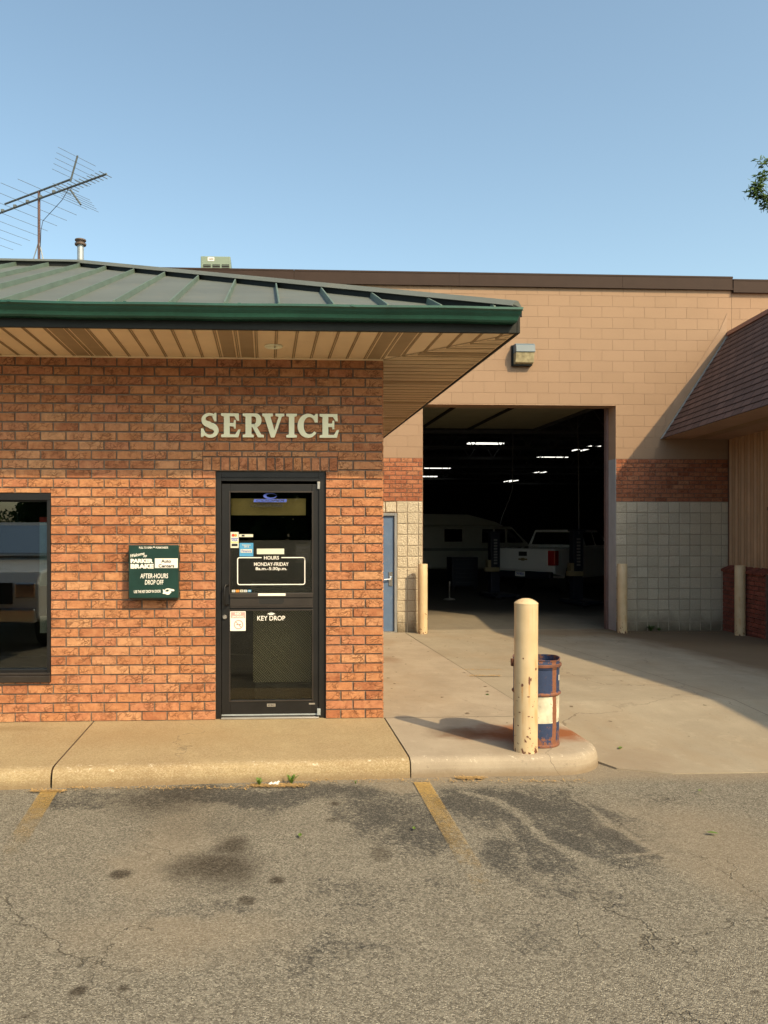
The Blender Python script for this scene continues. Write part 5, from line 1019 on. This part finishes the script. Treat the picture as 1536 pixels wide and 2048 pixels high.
m.build('soffit', ['flash_tan', 'soffit_groove'], an2)
m = MB(); fl = 0.012
m.grid8([(xE-0.028, FW-0.05, zE), (xE+0.03, FW-0.05, zE), (xR+0.03, FW-0.05, zR), (xR-0.028, FW-0.05, zR), (xE-0.028, FW-0.006, zE), (xE+0.03, FW-0.006, zE), (xR+0.03, FW-0.006, zR), (xR-0.028, FW-0.006, zR)], 0)
m.prism([(xE-0.02, zE+0.12), (xR-0.03, zR+0.05), (xR-0.02, zR+0.42), (xR-0.16, zR+0.10), (xE+0.25, zE+0.72)], lambda a, b, k: (a, FW-0.004-0.006*(1-k), b), 1); m.build('flashing', ['galvanised', 'painted_joint'], an2)
# ribbed siding
zW = at(1470, 1131, FW).z; m = MB(); pr_ = []; s = 0.0
while s < FW-Y0:
    for ds, dp in ((0, 0), (0.03, 0.028), (0.055, 0.028), (0.085, 0), (0.15, 0), (0.158, 0.008), (0.17, 0.008), (0.178, 0)): pr_.append((s+ds, dp))
    s += 0.235
pr_ = [(a, b) for a, b in pr_ if FW-a > Y0]
for (a, da), (b, db) in zip(pr_[:-1], pr_[1:]):
    ya, yb = FW-0.002-a, FW-0.002-b; m.face([(sx_(ya)-da, ya, zW-0.02), (sx_(ya)-da, ya, zE+0.02), (sx_(yb)-db, yb, zE+0.02), (sx_(yb)-db, yb, zW-0.02)])
m.face([(sx_(FW), FW, -0.25), (16, FW-0.004, -0.25), (16, FW-0.004, zR), (sx_(FW), FW, zR)]); m.build('metal_siding', 'siding', an2)
m = MB(); m.box(AX-0.05, AX-0.0, FW-0.045, FW-0.03, zW, zE-0.01); m.build('corner_trim', 'trim_brown', an2)
# brick base with sloped rowlock cap
YWE = 12.60; bxw = lambda y: ax_(y, AX)-0.13; dirv = Vector((SK, 1, 0)).normalized(); L_ = (FW-YWE)*1.0102
Pw = lambda u_, z_, n_: (bxw(FW-u_/1.0102)-n_, FW-u_/1.0102, z_)
m = MB(); courses(m, Pw, 0.03, L_, -0.27, zW-0.10, 0.2145, 0.0795, 0.012, (), 0.016, off=0.2)
m.face([(bxw(FW)+.001, FW, -0.3), (bxw(FW)+.001, FW, zW-0.08), (bxw(YWE)+.001, YWE, zW-0.08), (bxw(YWE)+.001, YWE, -0.3)], 1)
k = 0
while k*0.095 < L_-0.05:
    u0 = 0.03+k*0.095; P1 = [Pw(u0+a, b, c) for a, b, c in ((0, zW-0.10, 0.05), (0.083, zW-0.10, 0.05), (0.083, zW-0.03, -0.14), (0, zW-0.03, -0.14), (0, zW-0.06, 0.055), (0.083, zW-0.06, 0.055), (0.083, zW+0.012, -0.12), (0, zW+0.012, -0.12))]; m.grid8(P1, 0, random.random()); k += 1
m.face([(bxw(YWE)-.0, YWE, -0.3), (bxw(YWE)+0.3, YWE, -0.3), (bxw(YWE)+0.3, YWE, zW-0.08), (bxw(YWE), YWE, zW-0.08)], 1)
m.build('brick_base', ['brick_dark', 'mortar_dark'], an2)
# brown door beyond the brick base
zD = at(1530, 1021, 12.6).z; m = MB()
def obox(y0, y1, n0, n1, z0, z1, mi=0): m.grid8([(ax_(y0, AX)-n1, y0, z0), (ax_(y0, AX)-n0, y0, z0), (ax_(y1, AX)-n0, y1, z0), (ax_(y1, AX)-n1, y1, z0), (ax_(y0, AX)-n1, y0, z1), (ax_(y0, AX)-n0, y0, z1), (ax_(y1, AX)-n0, y1, z1), (ax_(y1, AX)-n1, y1, z1)], mi)
obox(12.50, 12.59, 0, 0.10, -0.24, zD); obox(11.3, 11.39, 0, 0.10, -0.24, zD); obox(11.3, 12.59, 0, 0.12, zD, zD+0.06, 0); obox(11.391, 12.499, 0.03, 0.06, -0.24, zD, 0); m.build('side_door', 'trim_brown', an2, 0.004)
# ================================================================== BOLLARDS, BARREL
def bollard(px, py_base, z, hgt, label, lead=None, dome=True):
    d = (EYE-z)*FL/(py_base-PY)+0.084; p = c2w((px-PX)/FL*d, d, z)
    m = MB(); R = 0.0855; h = hgt
    top = [(R, h-0.044), (R*1.012, h-0.043), (R*1.012, h-0.036), (R*0.9, h-0.027), (R*0.65, h-0.013), (R*0.35, h-0.003), (0.0, h)] if dome else [(R, h-0.004), (R*0.97, h), (0.0, h)]
    m.lathe([(R, -0.05), (R, 0.3), (R*1.003, h*0.6)]+top, (0, 0, 0), 36)
    o = m.build('bollard', 'bollard_paint', smooth=True); o.location = p; o.rotation_euler = (0, 0, px*0.37); tag(o, label, 'bollard', 'cream painted steel bollards'); return o
b0 = bollard(1051.5, 1508, 0.0, 1.135, 'tall cream bollard with domed top and rust chips beside the blue barrel'); b0.rotation_euler = (math.radians(-0.3), math.radians(-0.4), 2.2)
tgw = Vector((-b0.location.y, b0.location.x, 0)).normalized()*-1; tl = Matrix.Rotation(-2.2, 3, 'Z') @ tgw
bollard_mat('bollard_rusty', (tl.x, tl.y), ((-0.026, 0.503, 0.008, 0.012, 0.16), (0.024, 0.535, 0.0075, 0.032, 0.22), (0.036, 0.545, 0.004, 0.014, 0), (0.012, 0.127, 0.008, 0.007, 0), (-0.05, 0.41, 0.005, 0.004, 0), (0.02, 0.275, 0.009, 0.005, 0), (-0.045, 0.30, 0.008, 0.004, 0), (0.018, 0.42, 0.010, 0.005, 0), (-0.02, 0.70, 0.006, 0.006, 0), (0.045, 0.27, 0.005, 0.004, 0), (-0.055, 0.20, 0.005, 0.006, 0), (0.07, 0.62, 0.006, 0.01, 0)))
b0.data.materials[0] = MATS['bollard_rusty']
bollard(845.5, 1268, -0.235, 1.26, 'sunlit cream bollard beside the blue door', dome=False); bollard(1244.5, 1267, -0.235, 1.26, 'shaded cream bollard at right jamb of the open bay', dome=False); bollard(1480, 1274, -0.235, 1.25, 'brownish shaded bollard in front of the annex brick base', dome=False)
bd_ = 5.985; bpos = c2w((1072-PX)/FL*bd_, bd_, 0.0)
br = thing('steel_barrel', 'small rusty blue and white steel barrel standing behind the front bollard', 'barrel', bpos, rot=0.0); ORG[br.name] = Vector((0, 0, 0)); br.scale = (0.98, 0.98, 0.94)
R = 0.176; pf = [(0.0, 0.012), (R-0.012, 0.012), (R-0.004, 0.0), (R+0.003, 0.004), (R+0.003, 0.018), (R-0.002, 0.024)]
for z_ in (0.425,): pf += [(R-0.002, z_-0.018), (R+0.010, z_-0.006), (R+0.010, z_+0.004), (R-0.002, z_+0.014)]
pf += [(R-0.002, 0.620), (R+0.006, 0.630), (R+0.008, 0.642), (R, 0.652), (R-0.001, 0.69)]
m = MB(); n = 40; m.lathe(pf+[(R+0.004, 0.695), (R+0.004, 0.703), (R-0.004, 0.703), (R-0.006, 0.66), (R-0.006, 0.35)], (0, 0, 0), n)
m.v = [(x*(1+0.012*math.sin(5*z+3*x*9)), y*(1-0.010*math.sin(7*z)), z+(0.006*math.sin(3*math.atan2(y, x)+1) if z > 0.68 else 0)) for x, y, z in m.v]
bo = m.build('shell', 'barrel_paint', br, smooth=True, local=True)
m = MB(); m.lathe([(R+0.006, 0.640), (R+0.016, 0.645), (R+0.016, 0.662), (R+0.006, 0.667)], (0, 0, 0), n); m.box(-R-0.022, -R-0.005, -0.015, 0.015, 0.63, 0.69); m.build('lid_ring', 'rusty_steel', br, smooth=True, local=True)
m = MB(); m.lathe([(0, 0.36), (R-0.008, 0.36)], (0, 0, 0), n); m.build('contents', 'soil', br, local=True)
m = MB(); a = -0.62
for k in range(3): pass
pts = [((R+0.0015)*math.cos(a+da), (R+0.0015)*math.sin(a+da)) for da in (-0.05, 0.0, 0.05)]
for (x0_, y0_), (x1_, y1_) in zip(pts[:-1], pts[1:]): m.face([(x0_, y0_, 0.53), (x1_, y1_, 0.53), (x1_, y1_, 0.575), (x0_, y0_, 0.575)])
m.build('label', 'white_decal', br, local=True)
# ================================================================== SMALL THINGS
def weed(px, py, z, n, h, label, mt='weed', spread=1.0):
    p = gnd(px, py, z); m = MB()
    for i in range(n):
        a = random.uniform(0, 6.28); l = h*random.uniform(0.6, 1.1); w_ = l*0.10; tilt = random.uniform(0.2, 0.9)*spread
        d = Vector((math.cos(a), math.sin(a), 0)); q = Vector((-d.y, d.x, 0)); P0 = Vector((0, 0, 0)); P1 = d*l*0.5*tilt+Vector((0, 0, l*0.6)); P2 = d*l*tilt+Vector((0, 0, l*0.8))
        m.face([P0-q*w_*.4, P0+q*w_*.4, P1+q*w_, P1-q*w_], 0, random.random()); m.face([P1-q*w_, P1+q*w_, P2], 0, random.random())
    o = m.build('weed', mt); o.location = p; tag(o, label, 'weed', 'weeds along walls and kerb'); return o
weed(583, 1568, -0.125, 26, 0.075, 'bright green weed sprouting at the kerb foot right of the white litter'); weed(519, 1571, -0.125, 26, 0.06, 'low green weed at the kerb foot left of the white litter'); weed(711, 1568, -0.125, 6, 0.04, 'tiny green sprout at the kerb foot below the door corner')
for i, (px, h) in enumerate(((1302, 0.13), (1318, 0.08))): weed(px, 1262, -0.24, 44, h, ['dark leafy weed at the foot of the pale block wall', 'smaller weed patch just right of the dark leafy weed'][i], 'leaf', 1.5)
def debris(name, px0, px1, py, z, n, spread, label_kind):
    m = MB(); a, b = gnd(px0, py, z), gnd(px1, py, z)
    for i in range(n):
        p = a.lerp(b, random.random())+Vector((random.gauss(0, spread), random.gauss(0, spread), 0.006)); an_ = random.uniform(0, 6.28); l = random.uniform(0.006, 0.03); d = Vector((math.cos(an_), math.sin(an_), random.uniform(-.1, .3)))*l; q = Vector((-d.y, d.x, 0)).normalized()*random.uniform(0.0015, 0.004)
        m.face([p-q, p+q, p+d+q*0.5, p+d-q*0.5], 0, random.random())
    o = m.build(name, 'dry_grass'); o['kind'] = 'stuff'; return o
debris('dry_debris', 500, 610, 1572, -0.126, 700, 0.016, ''); debris('dry_debris', 915, 965, 1557, -0.126, 420, 0.012, ''); debris('dry_debris', 60, 130, 1583, -0.126, 260, 0.012, '')
debris('dry_debris', 130, 500, 1577, -0.126, 260, 0.015, ''); debris('dry_debris', 905, 1005, 1340, -0.10, 200, 0.02, ''); debris('joint_debris', 940, 1000, 1352, -0.07, 260, 0.02, '')
debris('kerb_grit', 620, 1180, 1563, -0.126, 240, 0.02, ''); debris('wall_grit', 1260, 1440, 1266, -0.24, 300, 0.03, '')
# scattered twigs and crumbs on the concrete
m = MB()
for i in range(260):
    x, y = random.uniform(1.1, 5.6), random.uniform(5.9, 13.5); z = (wz(y) if x < 2.42 else dz(y))+0.005
    if y < 6.7 and 2.3 < x < 2.6: continue
    an_ = random.uniform(0, 6.28); l = random.choice([0.008, 0.012, 0.02, 0.04]); d = Vector((math.cos(an_), math.sin(an_), 0))*l; q = Vector((-d.y, d.x, 0))*random.uniform(.15, .5); p = Vector((x, y, z)); m.face([p-q, p+d*.5-q*1.2, p+d, p+q], 0, random.random())
o = m.build('leaf_crumbs', 'soil'); o['kind'] = 'stuff'
def leaf(px, py, z, s, label, mt='weed'):
    p = gnd(px, py, z)+Vector((0, 0, 0.012)); m = MB(); n = 6; rot = random.uniform(0, 3.1)
    P = [(math.cos(rot)*x*s-math.sin(rot)*y*s, math.sin(rot)*x*s+math.cos(rot)*y*s, 0.25*s*abs(y)+0.004) for x, y in ((-1, 0), (-.5, .35), (.2, .42), (1, 0), (.2, -.42), (-.5, -.35))]
    m.face([P[0], P[1], P[2], P[3]][::-1], 0, 0.8); m.face([P[0], P[3], P[4], P[5]][::-1], 0, 0.5); o = m.build('fallen_leaf', mt); o.location = p; tag(o, label, 'leaf', 'green leaves fallen on the pavement')
for px, py, z, s, l in ((600, 1675, -0.13, .028, 'green leaf on asphalt between the oil stains and the door'), (828, 1661, -0.13, .024, 'green leaf on asphalt just left of the yellow line'), (1425, 1671, -0.13, .034, 'green leaf on asphalt at the far right'), (1400, 1585, -0.13, .022, 'green leaf on asphalt below the driveway edge'), (1241, 1499, -0.115, .035, 'green leaf on the driveway right of the rounded kerb'), (975, 1392, -0.05, .04, 'curled dry leaf on the walkway left of the front bollard')): leaf(px, py, z, s, l, 'weed' if px != 975 else 'leaf')
m = MB(); p = gnd(547, 1571, -0.125)
for i in range(7): q = Vector((random.uniform(-.03, .03), random.uniform(-.01, .01), random.uniform(0.0, .015))); m.face([p+q, p+q+Vector((.022, .006, .008)), p+q+Vector((.015, .02, .014)), p+q+Vector((-.008, .012, .002))])
o = m.build('crumpled_litter', 'white_decal'); recenter(o, p); tag(o, 'crumpled white litter between two weeds at the kerb', 'litter')
m = MB(); p = gnd(1501, 1311, -0.215)+Vector((0, 0, 0.01)); pts = [(-.13, .02, .02), (-.05, .09, .035), (.12, .05, .01), (.14, -.02, .03), (.02, -.07, 0.0), (-.1, -.04, .012)]
m.face([p+Vector(q) for q in pts]); o = m.build('cardboard_scrap', 'flash_tan'); recenter(o, p); tag(o, 'torn brown cardboard scrap lying on the dirty concrete', 'cardboard')
# ================================================================== TREE AND WHAT THE GLASS MIRRORS
def limb(m, a, b, r0, r1, mi=0): 
    c = a.lerp(b, .5)+Vector((random.uniform(-.2, .2), random.uniform(-.2, .2), random.uniform(0, .3)))*(b-a).length*.3; m.tube([a, c, b], [r0, (r0+r1)/2, r1], 6, mi)
def tree(name, label, base, H, cr, n, ls, group=None, extra=()):
    t = thing(name, label, 'tree', base, group); ORG[t.name] = Vector((0, 0, 0)); tr = MB(); cw = MB(); top = Vector((0, 0, H*0.62)); tr.tube([(0, 0, -0.1), (0.1, 0, H*0.3), top], [H*0.022, H*0.017, H*0.011], 10)
    tips = []
    for i in range(46):
        a = random.uniform(0, 6.28); el = random.uniform(-0.5, 1.4); rr = random.uniform(.55, 1.0); e = Vector((math.cos(a)*math.cos(el)*cr[0]*rr, math.sin(a)*math.cos(el)*cr[0]*rr, H*0.62+math.sin(el)*cr[1]*rr)); s = Vector((0, 0, H*random.uniform(.34, .6))); limb(tr, s, e, H*0.006, 0.02); tips += [e, s.lerp(e, .75)]
    tips += [Vector(e) for e in extra]
    for e in extra: limb(tr, Vector((0, 0, H*.55)), Vector(e), 0.06, 0.012)
    for e in tips:
        big = random.uniform(.35, .9) if e not in [Vector(q) for q in extra] else 0.21
        for k in range(n if big > .3 else 70):
            p = e+Vector((random.gauss(0, big*.55), random.gauss(0, big*.55), random.gauss(0, big*.4))); d = Vector((random.gauss(0, 1), random.gauss(0, 1), random.gauss(-.3, .8))).normalized(); q = d.orthogonal().normalized(); l = ls*random.uniform(.7, 1.3); cw.face([p, p+d*l*.5+q*l*.3, p+d*l, p+d*l*.5-q*l*.3], 0, random.random())
    tr.build('trunk', 'bark', t, smooth=True, local=True); cw.build('crown', 'leaf', t, local=True); return t
td = 31.0; tb = c2w((1738-PX)/FL*td, td, -0.4)
ext = []
for px, py in ((1528, 324), (1524, 350), (1516, 366), (1506, 381), (1516, 379), (1521, 393), (1532, 395), (1534, 410)): w_ = c2w((px-PX)/FL*td, td, EYE+(PY-py)/FL*td); ext.append(tuple(w_-tb))
tree('shade_tree', 'tall leafy tree whose branch tips enter at the right edge', tb, 19.5, (3.0, 4.2), 90, 0.20, extra=ext)
# trees mirrored in the window, far behind the camera
m = MB()
for i in range(60):
    x = -70+i*1.7+random.uniform(-1, 1); y = -140+random.uniform(-6, 6); x *= 2.2; h = random.uniform(3.6, 5.4) if x < -44 else random.uniform(12, 17); 
    for k in range(420):
        a = random.uniform(0, 6.28); b = random.uniform(-1, 1); r = random.random()**.4; p = Vector((x+math.cos(a)*3.4*r, y+math.sin(a)*3.4*r, h*.5+b*h*.5)); d = Vector((random.gauss(0, 1), random.gauss(0, 1), random.gauss(0, 1))).normalized(); q = d.orthogonal().normalized(); L_f = 0.6 if x < -44 else 2.3; m.face([p, p+d*.5*L_f+q*.4*L_f, p+d*L_f, p+d*.5*L_f-q*.4*L_f], 0, random.random()*.4)
o = m.build('far_woods', 'leaf'); o['kind'] = 'stuff'
# lattice pylon mirrored in the window
pyx, pyy = -153.0, -474.0; py_ = thing('lattice_pylon', 'grey lattice power pylon seen only mirrored in the office window', 'pylon', (pyx, pyy, -0.4)); ORG[py_.name] = Vector((0, 0, 0))
m = MB(); Hh = 17.0
cor = lambda k, f: Vector(((1 if k in (0, 1) else -1)*(1.5*(1-f)+0.3*f), (1 if k in (1, 2) else -1)*(1.5*(1-f)+0.3*f), Hh*f))
for k in range(4):
    m.tube([cor(k, 0), cor(k, 1)], 0.07, 4)
    for j in range(9): m.tube([cor(k, j/9), cor((k+1) % 4, (j+1)/9)], 0.04, 4); m.tube([cor((k+1) % 4, j/9), cor(k, (j+1)/9)], 0.04, 4)
m.build('tower', 'galvanised', py_, local=True)
for z_ in (12.0, 15.0): m = MB(); m.tube([(-3.2, 0, z_), (3.2, 0, z_)], 0.09, 4); m.tube([(-3.2, 0, z_), (0, 0, z_+0.8), (3.2, 0, z_)], 0.05, 4); m.build('cross_arm', 'galvanised', py_, local=True)
